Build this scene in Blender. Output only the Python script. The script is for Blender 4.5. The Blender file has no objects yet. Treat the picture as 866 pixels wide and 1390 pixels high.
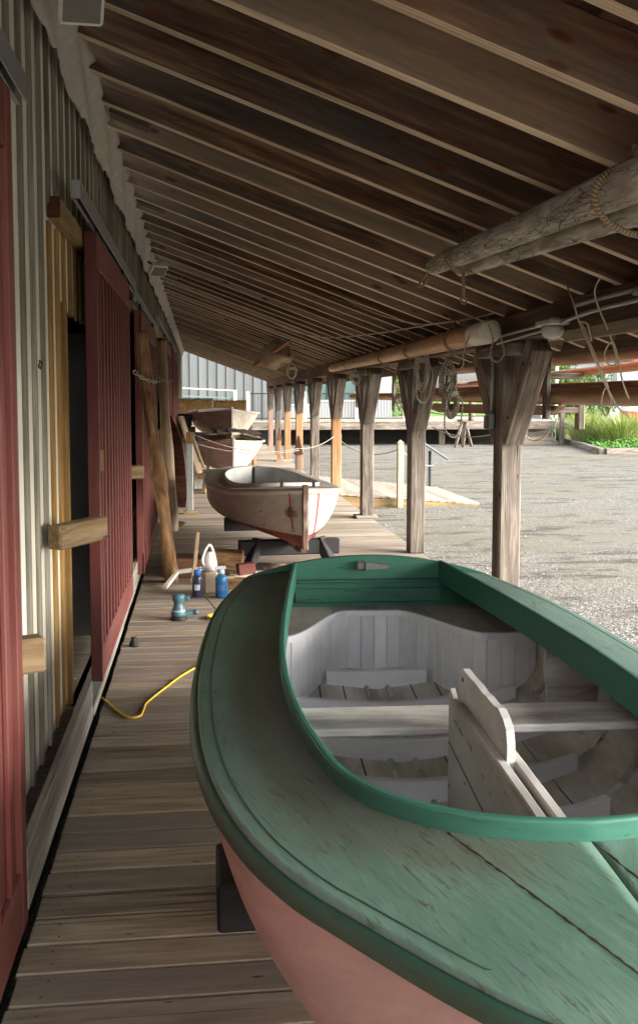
import bpy, math, random
from mathutils import Vector, Matrix
random.seed(7)
R = math.radians
S = bpy.data.scenes[0] if bpy.data.scenes else bpy.context.scene
S = bpy.context.scene
COL = S.collection

# ------------------------------------------------------------------ materials
class NT:
    def __init__(s, name):
        s.m = bpy.data.materials.new(name); s.m.use_nodes = True
        s.t = s.m.node_tree; s.t.nodes.clear()
        s.out = s.n('ShaderNodeOutputMaterial'); s.b = s.n('ShaderNodeBsdfPrincipled')
        s.l(s.b.outputs[0], s.out.inputs[0])
    def n(s, t, **k):
        o = s.t.nodes.new(t)
        for a, v in k.items(): setattr(o, a, v)
        return o
    def l(s, a, b): s.t.links.new(a, b)
    def attr(s, name):
        return s.n('ShaderNodeAttribute', attribute_name=name)
    def vec(s, scale, src=None, add=None):
        """gc attribute (or src) times a scale, shifted by the board's random number"""
        src = src or s.attr('gc').outputs['Vector']
        m = s.n('ShaderNodeVectorMath', operation='MULTIPLY'); s.l(src, m.inputs[0]); m.inputs[1].default_value = scale
        return m.outputs[0]
    def noise(s, v, scale=1, detail=6, rough=.6, dist=0):
        o = s.n('ShaderNodeTexNoise'); s.l(v, o.inputs['Vector'])
        o.inputs['Scale'].default_value = scale; o.inputs['Detail'].default_value = detail
        o.inputs['Roughness'].default_value = rough; o.inputs['Distortion'].default_value = dist
        return o.outputs['Fac']
    def ramp(s, f, stops, interp='LINEAR'):
        o = s.n('ShaderNodeValToRGB'); s.l(f, o.inputs[0]); cr = o.color_ramp; cr.interpolation = interp
        while len(cr.elements) < len(stops): cr.elements.new(.5)
        for e, (p, c) in zip(cr.elements, stops):
            e.position = p
            e.color = (c, c, c, 1) if isinstance(c, (int, float)) else (*c, 1)
        return o.outputs[0]
    def mix(s, f, a, b, blend='MIX'):
        o = s.n('ShaderNodeMix', data_type='RGBA', blend_type=blend)
        for i, x in ((0, f), (6, a), (7, b)):
            if isinstance(x, (int, float)): o.inputs[i].default_value = x if i == 0 else (x, x, x, 1)
            elif isinstance(x, tuple): o.inputs[i].default_value = (*x, 1)
            else: s.l(x, o.inputs[i])
        return o.outputs[2]
    def math(s, op, a, b=None):
        o = s.n('ShaderNodeMath', operation=op)
        for i, x in enumerate((a, b)):
            if x is None: continue
            if isinstance(x, (int, float)): o.inputs[i].default_value = x
            else: s.l(x, o.inputs[i])
        return o.outputs[0]
    def bump(s, h, strength=.4, dist=.004, prev=None):
        o = s.n('ShaderNodeBump'); o.inputs['Strength'].default_value = strength; o.inputs['Distance'].default_value = dist
        s.l(h, o.inputs['Height'])
        if prev: s.l(prev, o.inputs['Normal'])
        return o.outputs[0]
    def fin(s, col, rough=.8, normal=None, spec=.3, metal=0):
        if isinstance(col, tuple): s.b.inputs['Base Color'].default_value = (*col, 1)
        else: s.l(col, s.b.inputs['Base Color'])
        if isinstance(rough, (int, float)): s.b.inputs['Roughness'].default_value = rough
        else: s.l(rough, s.b.inputs['Roughness'])
        s.b.inputs['Specular IOR Level'].default_value = spec
        s.b.inputs['Metallic'].default_value = metal
        if normal: s.l(normal, s.b.inputs['Normal'])
        return s.m

def wood(name, dark, mid, light, gs=(1.6, 28, 28), vary=.35, rough=.85, bump=.5, wave=.4, knots=0.0, knotcol=(.03, .015, .01), crack=.0, alt=None, grey=None):
    k = NT(name)
    g = k.attr('gc').outputs['Vector']; r = k.attr('rnd').outputs['Fac']
    fine = k.noise(k.vec(gs, g), 1, 8, .65, .3)
    broad = k.noise(k.vec((.7, 5, 5), g), 1, 4, .5, .6)
    c = k.ramp(fine, [(.36, dark), (.5, mid), (.63, light)])
    c = k.mix(.4, c, k.ramp(broad, [(.38, dark), (.52, mid), (.64, light)]))
    wv = k.n('ShaderNodeTexWave', wave_type='BANDS', bands_direction='Y'); wv.inputs['Scale'].default_value = 1; wv.inputs['Distortion'].default_value = 5; wv.inputs['Detail'].default_value = 3; wv.inputs['Detail Scale'].default_value = 1.6
    k.l(k.vec((.9, gs[1]*.55, gs[2]*.55), g), wv.inputs['Vector'])
    c = k.mix(k.ramp(wv.outputs['Fac'], [(.0, wave), (.35, 0.0)]), c, dark)
    if alt:  # some boards are another timber
        c = k.mix(k.ramp(r, [(.55, 0.0), (.75, .85)]), c, k.mix(fine, alt[0], alt[1]))
    if grey:
        c = k.mix(k.ramp(k.noise(k.vec((.5, 2.5, 2.5), g), 1, 4, .6), [(.45, 0.0), (.65, .8)]), c, k.mix(fine, tuple(x*.5 for x in grey), grey))
    v = k.math('ADD', k.math('MULTIPLY', r, vary*1.6), 1 - vary*.8)
    cc = k.n('ShaderNodeVectorMath', operation='SCALE'); k.l(c, cc.inputs[0]); k.l(v, cc.inputs['Scale']); c = cc.outputs[0]
    h = fine
    if knots:
        vo = k.n('ShaderNodeTexVoronoi'); vo.inputs['Scale'].default_value = 1
        k.l(k.vec((3.5, 10, 10), g), vo.inputs['Vector'])
        km = k.ramp(vo.outputs['Distance'], [(knots*.35, .9), (knots*.7, .6), (knots, 0.0)])
        c = k.mix(km, c, knotcol)
    if crack:
        cn = k.noise(k.vec((1.2, 45, 45), g), 1, 3, .5, .2)
        cm = k.ramp(cn, [(.30-.02, 1.0), (.34, 0.0)])
        c = k.mix(k.math('MULTIPLY', cm, crack), c, tuple(x*.25 for x in dark))
        h = k.math('SUBTRACT', fine, cm)
    return k.fin(c, rough, k.bump(h, bump, .003))

def paint(name, col, col2, peel=.12, bare=(.16, .12, .09), gs=(4, 40, 40), rough=.55, dirt=0.0, dirtcol=(.1, .08, .06), bump=.35, spec=.4, fleck=.0, dirtscale=(2, 4, 4)):
    k = NT(name)
    g = k.attr('gc').outputs['Vector']; r = k.attr('rnd').outputs['Fac']
    tone = k.noise(k.vec((1.5, 4, 4), g), 1, 5, .6)
    c = k.mix(k.ramp(tone, [(.35, 0.0), (.7, 1.0)]), col, col2)
    fine = k.noise(k.vec((6, 60, 60), g), 1, 5, .6)
    c = k.mix(.25, c, k.mix(fine, tuple(x*.55 for x in col), tuple(min(1, x*1.3) for x in col2)))
    h = fine
    if dirt:
        dn = k.noise(k.vec(dirtscale, g), 1, 7, .68)
        c = k.mix(k.ramp(dn, [(.5-dirt*.3, 0.0), (.75-dirt*.1, min(1, dirt*1.6))]), c, dirtcol)
    if peel:
        pn = k.noise(k.vec(gs, g), 1, 9, .68, .2)
        p2 = k.noise(k.vec((1.3, 3, 3), g), 1, 3, .5)
        pp = k.math('ADD', k.math('MULTIPLY', pn, .7), k.math('MULTIPLY', p2, .3))
        pm = k.ramp(pp, [(.34+peel*.25-.012, 1.0), (.34+peel*.25, 0.0)])
        c = k.mix(pm, c, k.mix(fine, tuple(x*.5 for x in bare), bare))
        h = k.math('SUBTRACT', k.math('MULTIPLY', fine, .4), pm)
    v = k.math('ADD', k.math('MULTIPLY', r, .2), .9)
    cc = k.n('ShaderNodeVectorMath', operation='SCALE'); k.l(c, cc.inputs[0]); k.l(v, cc.inputs['Scale'])
    return k.fin(cc.outputs[0], rough, k.bump(h, bump, .002), spec)

def plain(name, col, rough=.6, metal=0, nz=30, amt=.25, bump=.1, spec=.4):
    k = NT(name); co = k.n('ShaderNodeTexCoord').outputs['Object']
    n = k.noise(co, nz, 5, .6)
    c = k.mix(n, tuple(x*(1-amt) for x in col), tuple(min(1, x*(1+amt)) for x in col))
    return k.fin(c, rough, k.bump(n, bump, .003), spec, metal)

M = {}
M['rafter'] = wood('rafter_wood', (.06, .032, .018), (.19, .108, .066), (.40, .26, .165), vary=.5, knots=.2, knotcol=(.12, .035, .012), alt=((.12, .095, .07), (.38, .31, .23)), grey=(.17, .16, .145), rough=.9, gs=(2.2, 30, 30), bump=.8)
M['rafterbounce'] = wood('bounce_lit_rafter_underside', (.34, .26, .17), (.60, .49, .36), (.74, .64, .5), vary=.2, gs=(1.5, 30, 30), crack=.3)  # pale tone puts ground-bounce light into the colour of the rafter undersides
M['roofboard'] = wood('roof_board_wood', (.05, .03, .02), (.12, .072, .046), (.2, .135, .092), vary=.3)
M['beam'] = wood('beam_wood', (.05, .03, .02), (.11, .07, .045), (.19, .13, .09), vary=.3, crack=.8)
M['greypost'] = wood('weathered_grey_timber', (.05, .04, .032), (.15, .122, .10), (.31, .27, .225), vary=.25, crack=1., gs=(3, 40, 40), bump=1, knots=.12)
M['newpost'] = wood('new_orange_timber', (.19, .095, .04), (.32, .175, .085), (.44, .27, .145), vary=.2, knots=.1, knotcol=(.14, .04, .015))
M['pinkpost'] = wood('pinkish_timber', (.15, .09, .07), (.25, .16, .125), (.36, .25, .2), vary=.2, knots=.08)
M['deck'] = wood('deck_board_wood', (.155, .118, .082), (.265, .212, .155), (.37, .312, .24), vary=.36, crack=.7, gs=(3.5, 32, 32), bump=.6, knots=.07, grey=(.32, .285, .24), wave=.12)
M['ramp'] = wood('sun_bleached_boards', (.20, .165, .125), (.32, .275, .215), (.42, .37, .30), vary=.3, crack=.6)
M['cream'] = paint('cream_siding_paint', (.68, .66, .54), (.80, .78, .66), peel=.03, bare=(.2, .18, .14), dirt=.2, dirtcol=(.2, .18, .13), rough=.8)
M['batten'] = wood('grey_batten_wood', (.11, .10, .078), (.21, .195, .155), (.31, .29, .235), vary=.35, gs=(2, 30, 30))
M['newbatten'] = wood('fresh_ochre_batten', (.16, .08, .02), (.28, .16, .05), (.42, .27, .1), vary=.5, gs=(2, 24, 24))
M['header'] = wood('header_timber', (.17, .11, .045), (.28, .19, .085), (.38, .28, .14), vary=.3, knots=.1)
M['red'] = paint('barn_red_paint', (.11, .019, .015), (.15, .032, .026), peel=.015, bare=(.2, .1, .08), dirt=.4, dirtcol=(.2, .085, .07), dirtscale=(1.2, 7, 7), rough=.62)
M['bar'] = wood('bar_timber', (.12, .075, .035), (.22, .15, .08), (.32, .235, .14), vary=.3, knots=.12, gs=(3, 30, 30))
M['skirt'] = wood('skirt_board_wood', (.17, .155, .13), (.28, .26, .22), (.4, .38, .33), vary=.15, crack=.6)
M['paper'] = plain('white_building_paper', (.42, .40, .36), .8, nz=14, amt=.3, bump=.8)
M['zinc'] = plain('galvanised_steel', (.34, .36, .36), .45, .6, nz=18)
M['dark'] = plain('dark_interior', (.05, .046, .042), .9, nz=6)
M['intwall'] = plain('interior_grey_board', (.3, .3, .29), .85, nz=4)
M['black'] = plain('black_rubber', (.012, .012, .013), .6)
M['iron'] = plain('rusty_iron', (.05, .035, .028), .7, .3, nz=40, amt=.6)
M['steel'] = plain('chain_steel', (.4, .4, .38), .35, .9)
M['bark'] = wood('stripped_log_wood', (.05, .024, .011), (.22, .12, .055), (.46, .30, .16), vary=.1, crack=.9, gs=(3, 12, 12), knots=.12, bump=.9)
M['palelog'] = wood('pale_log_wood', (.16, .10, .06), (.33, .24, .16), (.5, .4, .29), vary=.1, crack=.6, gs=(1.2, 8, 8), knots=.1)
M['rudder'] = wood('dark_rudder_wood', (.035, .014, .008), (.085, .035, .018), (.15, .08, .045), vary=.1, crack=.8, gs=(1.2, 14, 14))
M['spargrey'] = None
M['sparbrown'] = wood('varnished_spar_wood', (.22, .11, .05), (.38, .21, .10), (.52, .33, .18), vary=.15, gs=(1.2, 12, 12), rough=.45, crack=.3)
M['sparred'] = wood('old_red_spar_wood', (.17, .07, .035), (.30, .14, .075), (.42, .23, .13), vary=.2, gs=(1.2, 10, 10), rough=.5)
M['offwhite'] = paint('white_paint', (.55, .53, .48), (.68, .66, .6), peel=.1, dirt=.2)
M['rope'] = None
M['greenA'] = None

def rope_mat(name, a, b, tw=180):
    k = NT(name); g = k.attr('gc').outputs['Vector']
    sx = k.n('ShaderNodeSeparateXYZ'); k.l(g, sx.inputs[0])
    w = k.math('SINE', k.math('ADD', k.math('MULTIPLY', sx.outputs[0], tw), k.math('MULTIPLY', sx.outputs[1], 180.0)))
    f = k.math('ADD', k.math('MULTIPLY', w, .5), .5)
    n = k.noise(g, 25, 4)
    c = k.mix(f, tuple(x*.45 for x in a), b); c = k.mix(.3, c, k.mix(n, a, b))
    return k.fin(c, .9, k.bump(f, .8, .004))
M['rope'] = rope_mat('manila_rope', (.24, .18, .11), (.42, .34, .22), 420)
M['greyrope'] = rope_mat('grey_rope', (.36, .33, .27), (.46, .42, .35), 260)
M['thinrope'] = plain('thin_cord', (.5, .45, .35), .9, nz=120)
M['cordyellow'] = plain('yellow_cable', (.62, .42, .03), .5)
M['cordblack'] = plain('black_cable', (.02, .02, .022), .5)

def grey_spar():
    k = NT('checked_grey_spar'); g = k.attr('gc').outputs['Vector']
    fine = k.noise(k.vec((3, 14, 14), g), 1, 8, .65, .5)
    c = k.ramp(fine, [(.35, (.19, .175, .145)), (.5, (.36, .34, .30)), (.65, (.54, .51, .46))])
    # long wandering shakes
    w = k.n('ShaderNodeTexVoronoi', feature='DISTANCE_TO_EDGE'); w.inputs['Scale'].default_value = 1
    nd = k.n('ShaderNodeTexNoise'); nd.inputs['Scale'].default_value = 9; nd.inputs['Detail'].default_value = 4; k.l(g, nd.inputs['Vector'])
    ad = k.n('ShaderNodeVectorMath', operation='MULTIPLY_ADD'); k.l(nd.outputs['Color'], ad.inputs[0]); ad.inputs[1].default_value = (.16, .05, .05); k.l(g, ad.inputs[2])
    k.l(k.vec((6, 42, 42), ad.outputs[0]), w.inputs['Vector'])
    cm = k.ramp(w.outputs['Distance'], [(.0, 1.0), (.055, 0.0)])
    msk = k.ramp(k.noise(k.vec((2, 6, 6), g), 1, 3), [(.42, 0.0), (.55, 1.0)])
    cm = k.math('MULTIPLY', cm, msk)
    c = k.mix(cm, c, (.025, .022, .018))
    c = k.mix(k.ramp(k.noise(k.vec((1, 2.5, 2.5), g), 1, 3), [(.5, 0.0), (.75, .6)]), c, (.16, .11, .07))
    return k.fin(c, .85, k.bump(k.math('SUBTRACT', fine, cm), .7, .005))
M['spargrey'] = grey_spar()

def green_paint(name, base, pale, wear=.5, brown=.6, gs=(5, 45, 45)):
    """old brushed green paint: pale chalked areas, brown rubbed patches, small cracks along the planks"""
    k = NT(name); g = k.attr('gc').outputs['Vector']; r = k.attr('rnd').outputs['Fac']
    wn = k.attr('wear').outputs['Fac']
    t = k.noise(k.vec((1.6, 3.2, 3.2), g), 1, 6, .62)
    c = k.mix(k.ramp(t, [(.36, 0.0), (.68, 1.0)]), base, pale)
    fine = k.noise(k.vec((9, 90, 90), g), 1, 6, .6)
    c = k.mix(.35, c, k.mix(fine, tuple(x*.55 for x in base), tuple(min(1, x*1.2) for x in pale)))
    if brown:
        bn = k.noise(k.vec((5, 9, 9), g), 1, 8, .68)
        bm = k.math('MULTIPLY', k.ramp(k.math('ADD', k.math('MULTIPLY', bn, .6), k.math('MULTIPLY', wn, .5)), [(.36, 0.0), (.66, brown)]), 1)
        c = k.mix(bm, c, (.075, .05, .032))
    n1 = k.noise(k.vec(gs, g), 1, 9, .72, .35)
    n2 = k.noise(k.vec((3.2, 8, 8), g), 1, 4, .6)
    f = k.math('ADD', k.math('MULTIPLY', n1, .72), k.math('MULTIPLY', n2, .28))
    th = .375+wear*.05
    cm = k.ramp(f, [(th-.02, 1.0), (th, 0.0)])
    c = k.mix(cm, c, k.mix(fine, (.025, .024, .016), (.075, .062, .042)))
    f2 = k.ramp(f, [(th, 0.0), (th+.03, 1.0)])
    big = k.noise(k.vec((7, 22, 22), g), 1, 5, .6, .6)
    n3 = k.noise(k.vec((16, 190, 190), g), 1, 3, .55, .3)
    n4 = k.noise(k.vec((4, 14, 14), g), 1, 4, .6)
    hm = k.math('MULTIPLY', k.ramp(n3, [(.36, 1.0), (.41, 0.0)]), k.ramp(n4, [(.42, 0.0), (.55, 1.0)]))
    if wear > .3: c = k.mix(k.math('MULTIPLY', hm, .5), c, (.035, .03, .02))
    f = k.math('SUBTRACT', f, k.math('MULTIPLY', hm, .05))
    h = k.math('ADD', k.math('MULTIPLY', fine, .25), k.math('ADD', k.math('MULTIPLY', f2, .6), k.math('MULTIPLY', big, .8)))
    v = k.math('ADD', k.math('MULTIPLY', r, .3), .85)
    cc = k.n('ShaderNodeVectorMath', operation='SCALE'); k.l(c, cc.inputs[0]); k.l(v, cc.inputs['Scale'])
    return k.fin(cc.outputs[0], k.ramp(t, [(.3, .42), (.7, .62)]), k.bump(h, .8, .003), .4)
M['deckgreen'] = green_paint('worn_green_deck_paint', (.045, .105, .072), (.135, .225, .175), .6, .5, (9, 42, 42))
M['trimgreen'] = green_paint('green_trim_paint', (.016, .10, .066), (.036, .15, .103), .15, 0, (6, 50, 50))
M['railgreen'] = green_paint('dark_green_rail_paint', (.015, .055, .033), (.035, .085, .055), .1, 0, (6, 50, 50))
M['inwhite'] = paint('grey_white_boat_interior_paint', (.56, .55, .51), (.68, .67, .63), peel=.14, bare=(.16, .13, .1), dirt=.6, dirtcol=(.15, .135, .11), rough=.6, dirtscale=(2, 9, 9))
M['stave'] = paint('lilac_white_stave_paint', (.66, .66, .69), (.76, .76, .79), peel=.05, bare=(.2, .19, .17), dirt=.2, dirtcol=(.25, .24, .22), rough=.55)
M['floorin'] = paint('grimy_bilge_paint', (.56, .54, .49), (.70, .67, .62), peel=.14, bare=(.2, .17, .13), dirt=.45, dirtcol=(.16, .13, .095), rough=.7, dirtscale=(2, 7, 7))
M['seat'] = paint('drab_seat_paint', (.42, .40, .35), (.52, .50, .45), peel=.06, bare=(.12, .1, .08), dirt=.5, dirtcol=(.15, .13, .1), rough=.6)
M['caseG'] = paint('flaking_grey_case_paint', (.48, .49, .47), (.58, .59, .57), peel=.26, bare=(.10, .085, .07), dirt=.4, dirtcol=(.16, .14, .12), rough=.6, gs=(6, 30, 30))

def hull_paint(name, top, low, zl, lowcol=None, peel=.1, bare=(.25, .15, .09), plank=0):
    k = NT(name); g = k.attr('gc').outputs['Vector']
    co = k.n('ShaderNodeTexCoord').outputs['Object']; sx = k.n('ShaderNodeSeparateXYZ'); k.l(co, sx.inputs[0])
    n = k.noise(k.vec((2, 9, 9), g), 1, 6, .6); fine = k.noise(k.vec((8, 50, 50), g), 1, 5, .6)
    c1 = k.mix(k.ramp(n, [(.35, 0.0), (.7, 1.0)]), tuple(x*.8 for x in top), top)
    c2 = k.mix(n, tuple(x*.6 for x in low), low)
    zz = k.math('ADD', sx.outputs[2], k.math('MULTIPLY', fine, .006))
    gn = k.noise(k.vec((3, 5, 5), g), 1, 9, .7, .5)
    c1 = k.mix(k.ramp(gn, [(.46, 0.0), (.62, .35)]), c1, tuple(x*.42 for x in top))
    m = k.ramp(k.math('MULTIPLY', k.math('SUBTRACT', zz, zl-.5), 1), [(.5, 0.0), (.504, 1.0)])
    c = k.mix(m, c2, c1)
    pn = k.noise(k.vec((7, 26, 26), g), 1, 8, .7, .3); p2 = k.noise(k.vec((1.1, 2, 2), g), 1, 2)
    pp = k.math('ADD', k.math('MULTIPLY', pn, .6), k.math('MULTIPLY', p2, .4))
    pm = k.ramp(pp, [(.36+peel*.2-.012, 1.0), (.36+peel*.2, 0.0)])
    c = k.mix(pm, c, k.mix(fine, tuple(x*.5 for x in bare), bare))
    h = k.math('SUBTRACT', k.math('MULTIPLY', fine, .3), pm)
    nrm = k.bump(h, .35, .002)
    if plank:
        s2 = k.n('ShaderNodeSeparateXYZ'); k.l(g, s2.inputs[0])
        fr = k.math('FRACT', k.math('MULTIPLY', s2.outputs[1], plank))
        nrm = k.bump(k.ramp(fr, [(0, 0.0), (.06, 1.0)]), .6, .006, nrm)
        c = k.mix(k.ramp(fr, [(0, .7), (.05, 0.0)]), c, tuple(x*.35 for x in top))
    return k.fin(c, .6, nrm, .4)

# ------------------------------------------------------------------ mesh builder
class MB:
    def __init__(s): s.v = []; s.f = []; s.g = []; s.r = []; s.sm = []; s.w = []; s.mi = []
    def add(s, vs, fs, gs, rnd=None, smooth=False, w=None, mi=0):
        o = len(s.v); rnd = random.random() if rnd is None else rnd
        off = Vector((rnd*37.1, rnd*11.7, rnd*5.3)) if not smooth or True else Vector()
        s.v += [tuple(x) for x in vs]; s.f += [tuple(i+o for i in f) for f in fs]
        s.g += [tuple(Vector(x)+off) for x in gs]; s.r += [rnd]*len(vs); s.sm += [smooth]*len(fs)
        s.w += list(w) if w else [0.0]*len(vs); s.mi += [mi]*len(fs)
    def box(s, c, size, rot=None, grain=0, bev=.004, rnd=None, mi=0):
        hx, hy, hz = [x/2 for x in size]; b = min(bev, hx*.45, hy*.45, hz*.45)
        vs = []; idx = {}
        for sx in (-1, 1):
            for sy in (-1, 1):
                for sz in (-1, 1):
                    for a in range(3):
                        p = [sx*(hx-b), sy*(hy-b), sz*(hz-b)]
                        p[a] = (sx*hx, sy*hy, sz*hz)[a]
                        idx[(sx, sy, sz, a)] = len(vs); vs.append(Vector(p))
        fs = []
        for a in range(3):
            for sg in (-1, 1):
                o = [i for i in range(3) if i != a]
                q = []
                for (u, w) in ((-1, -1), (1, -1), (1, 1), (-1, 1)):
                    k = [0, 0, 0]; k[a] = sg; k[o[0]] = u; k[o[1]] = w
                    q.append(idx[(*k, a)])
                if (a == 1) == (sg == 1): q.reverse()
                fs.append(q)
        for a in range(3):   # edges along axis a
            o = [i for i in range(3) if i != a]
            for u in (-1, 1):
                for w in (-1, 1):
                    k1 = [0, 0, 0]; k2 = [0, 0, 0]
                    k1[a] = -1; k2[a] = 1
                    for k in (k1, k2): k[o[0]] = u; k[o[1]] = w
                    q = [idx[(*k1, o[0])], idx[(*k2, o[0])], idx[(*k2, o[1])], idx[(*k1, o[1])]]
                    fs.append(q)
        for sx in (-1, 1):
            for sy in (-1, 1):
                for sz in (-1, 1):
                    fs.append([idx[(sx, sy, sz, a)] for a in range(3)])
        o = [i for i in range(3) if i != grain]
        gs = [(v[grain], v[o[0]], v[o[1]]) for v in vs]
        m = rot if rot is not None else Matrix.Identity(3)
        vs = [m @ v + Vector(c) for v in vs]
        s.add(vs, fs, gs, rnd, mi=mi)
        return s
    def beam(s, a, b, w, h, up=(0, 0, 1), bev=.004, rnd=None, mi=0):
        a = Vector(a); b = Vector(b); d = (b-a); L = d.length; x = d.normalized(); u = Vector(up)
        y = u.cross(x).normalized(); z = x.cross(y)
        m = Matrix((x, y, z)).transposed()
        return s.box((a+b)/2, (L, w, h), m, 0, bev, rnd, mi)
    def tube(s, pts, rad, seg=10, caps=True, rnd=None, wob=0, closed=False, mi=0):
        pts = [Vector(p) for p in pts]; n = len(pts); rnd = random.random() if rnd is None else rnd
        if isinstance(rad, (int, float)): rad = [rad]*n
        t0 = (pts[1]-pts[0]).normalized()
        ref = Vector((0, 0, 1)) if abs(t0.z) < .9 else Vector((1, 0, 0))
        nx = t0.cross(ref).normalized(); vs = []; gs = []; L = 0; fs = []
        for i, p in enumerate(pts):
            if closed: t = (pts[(i+1) % n]-pts[i-1]).normalized()
            else: t = (pts[min(i+1, n-1)]-pts[max(i-1, 0)]).normalized()
            nx = (nx - t*nx.dot(t)); nx = nx.normalized() if nx.length > 1e-6 else t.orthogonal().normalized()
            ny = t.cross(nx)
            if i: L += (p-pts[i-1]).length
            for j in range(seg):
                a = 2*math.pi*j/seg
                r = rad[i]*(1+wob*math.sin(3*a+i*.7)*.5+wob*random.uniform(-.5, .5))
                vs.append(p+nx*math.cos(a)*r+ny*math.sin(a)*r)
                gs.append((L, math.cos(a)*rad[i], math.sin(a)*rad[i]))
        m = n if closed else n-1
        for i in range(m):
            for j in range(seg):
                i2 = (i+1) % n
                fs.append((i*seg+j, i*seg+(j+1) % seg, i2*seg+(j+1) % seg, i2*seg+j))
        if caps and not closed:
            fs.append(tuple(range(seg))[::-1]); fs.append(tuple((n-1)*seg+j for j in range(seg)))
        s.add(vs, fs, gs, rnd, True, mi=mi)
        return s
    def lathe(s, prof, c=(0, 0, 0), seg=20, rot=None, rnd=None, mi=0):
        vs = []; gs = []; fs = []; m = rot if rot is not None else Matrix.Identity(3)
        for r, z in prof:
            for j in range(seg):
                a = 2*math.pi*j/seg
                vs.append(m @ Vector((r*math.cos(a), r*math.sin(a), z)) + Vector(c)); gs.append((z, r*math.cos(a), r*math.sin(a)))
        n = len(prof)
        for i in range(n-1):
            for j in range(seg): fs.append((i*seg+j, i*seg+(j+1) % seg, (i+1)*seg+(j+1) % seg, (i+1)*seg+j))
        fs.append(tuple(range(seg))[::-1]); fs.append(tuple((n-1)*seg+j for j in range(seg)))
        s.add(vs, fs, gs, rnd, True, mi=mi); return s
    def grid(s, P, G, smooth=True, rnd=None, W=None, flip=False, mi=0):
        n = len(P); m = len(P[0]); vs = [p for row in P for p in row]; gs = [g for row in G for g in row]
        fs = []
        for i in range(n-1):
            for j in range(m-1):
                q = (i*m+j, i*m+j+1, (i+1)*m+j+1, (i+1)*m+j)
                fs.append(q[::-1] if flip else q)
        s.add(vs, fs, gs, rnd, smooth, [w for row in W for w in row] if W else None, mi); return s
    def prism(s, poly, d0, d1, f, rnd=None, grain=(0, 1), mi=0):
        """poly: 2-D outline; f(u,v,d) maps to 3-D; extruded between d0 and d1"""
        n = len(poly); vs = []; gs = []
        for d in (d0, d1):
            for (u, w) in poly:
                vs.append(f(u, w, d)); gs.append((u, w, d) if grain == (0, 1) else (w, u, d))
        fs = [tuple(range(n))[::-1], tuple(range(n, 2*n))]
        for i in range(n): fs.append((i, (i+1) % n, n+(i+1) % n, n+i))
        s.add(vs, fs, gs, rnd, mi=mi); return s
    def build(s, name, mat, parent=None, loc=None, fixn=True):
        me = bpy.data.meshes.new(name); me.from_pydata(s.v, [], s.f)
        for mm in (mat if isinstance(mat, (list, tuple)) else [mat]): me.materials.append(mm)
        a = me.attributes.new('gc', 'FLOAT_VECTOR', 'POINT'); a.data.foreach_set('vector', [x for g in s.g for x in g])
        a = me.attributes.new('rnd', 'FLOAT', 'POINT'); a.data.foreach_set('value', s.r)
        a = me.attributes.new('wear', 'FLOAT', 'POINT'); a.data.foreach_set('value', s.w)
        me.polygons.foreach_set('use_smooth', s.sm)
        me.polygons.foreach_set('material_index', s.mi)
        me.update()
        if fixn:
            import bmesh
            bm = bmesh.new(); bm.from_mesh(me); bmesh.ops.recalc_face_normals(bm, faces=bm.faces); bm.to_mesh(me); bm.free()
        o = bpy.data.objects.new(name, me); COL.objects.link(o)
        if parent is not None: o.parent = parent
        if loc: o.location = loc
        return o

def tag(o, label=None, cat=None, group=None, kind=None):
    if label: o['label'] = label
    if cat: o['category'] = cat
    if group: o['group'] = group
    if kind: o['kind'] = kind
    return o
def empty(name, loc=(0, 0, 0), rz=0, label=None, cat=None, group=None):
    o = bpy.data.objects.new(name, None); COL.objects.link(o); o.location = loc; o.rotation_euler = (0, 0, rz)
    o.empty_display_size = .1
    return tag(o, label, cat, group)
def copy_tree(o, parent=None):
    c = o.copy(); COL.objects.link(c)
    if parent is not None: c.parent = parent
    for ch in list(o.children): copy_tree(ch, c)
    return c
def interp(tab, x):
    if x <= tab[0][0]: return tab[0][1]
    for i in range(len(tab)-1):
        x0, y0 = tab[i]; x1, y1 = tab[i+1]
        if x <= x1:
            m = lambda k: (tab[min(k+1, len(tab)-1)][1]-tab[max(k-1, 0)][1])/max(1e-6, tab[min(k+1, len(tab)-1)][0]-tab[max(k-1, 0)][0])
            h = x1-x0; t = (x-x0)/h
            return (2*t**3-3*t*t+1)*y0+(t**3-2*t*t+t)*h*m(i)+(-2*t**3+3*t*t)*y1+(t**3-t*t)*h*m(i+1)
    return tab[-1][1]
def sag(a, b, drop, n=14):
    a = Vector(a); b = Vector(b)
    return [a.lerp(b, i/n)-Vector((0, 0, drop*4*(i/n)*(1-i/n))) for i in range(n+1)]
def smooth_path(pts, n=6):
    pts = [Vector(p) for p in pts]; out = []
    for i in range(len(pts)-1):
        p0, p1, p2, p3 = pts[max(i-1, 0)], pts[i], pts[i+1], pts[min(i+2, len(pts)-1)]
        for k in range(n):
            t = k/n
            out.append(.5*((2*p1)+(p2-p0)*t+(2*p0-5*p1+4*p2-p3)*t*t+(3*p1-p0-3*p2+p3)*t**3))
    return out+[pts[-1]]

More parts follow.
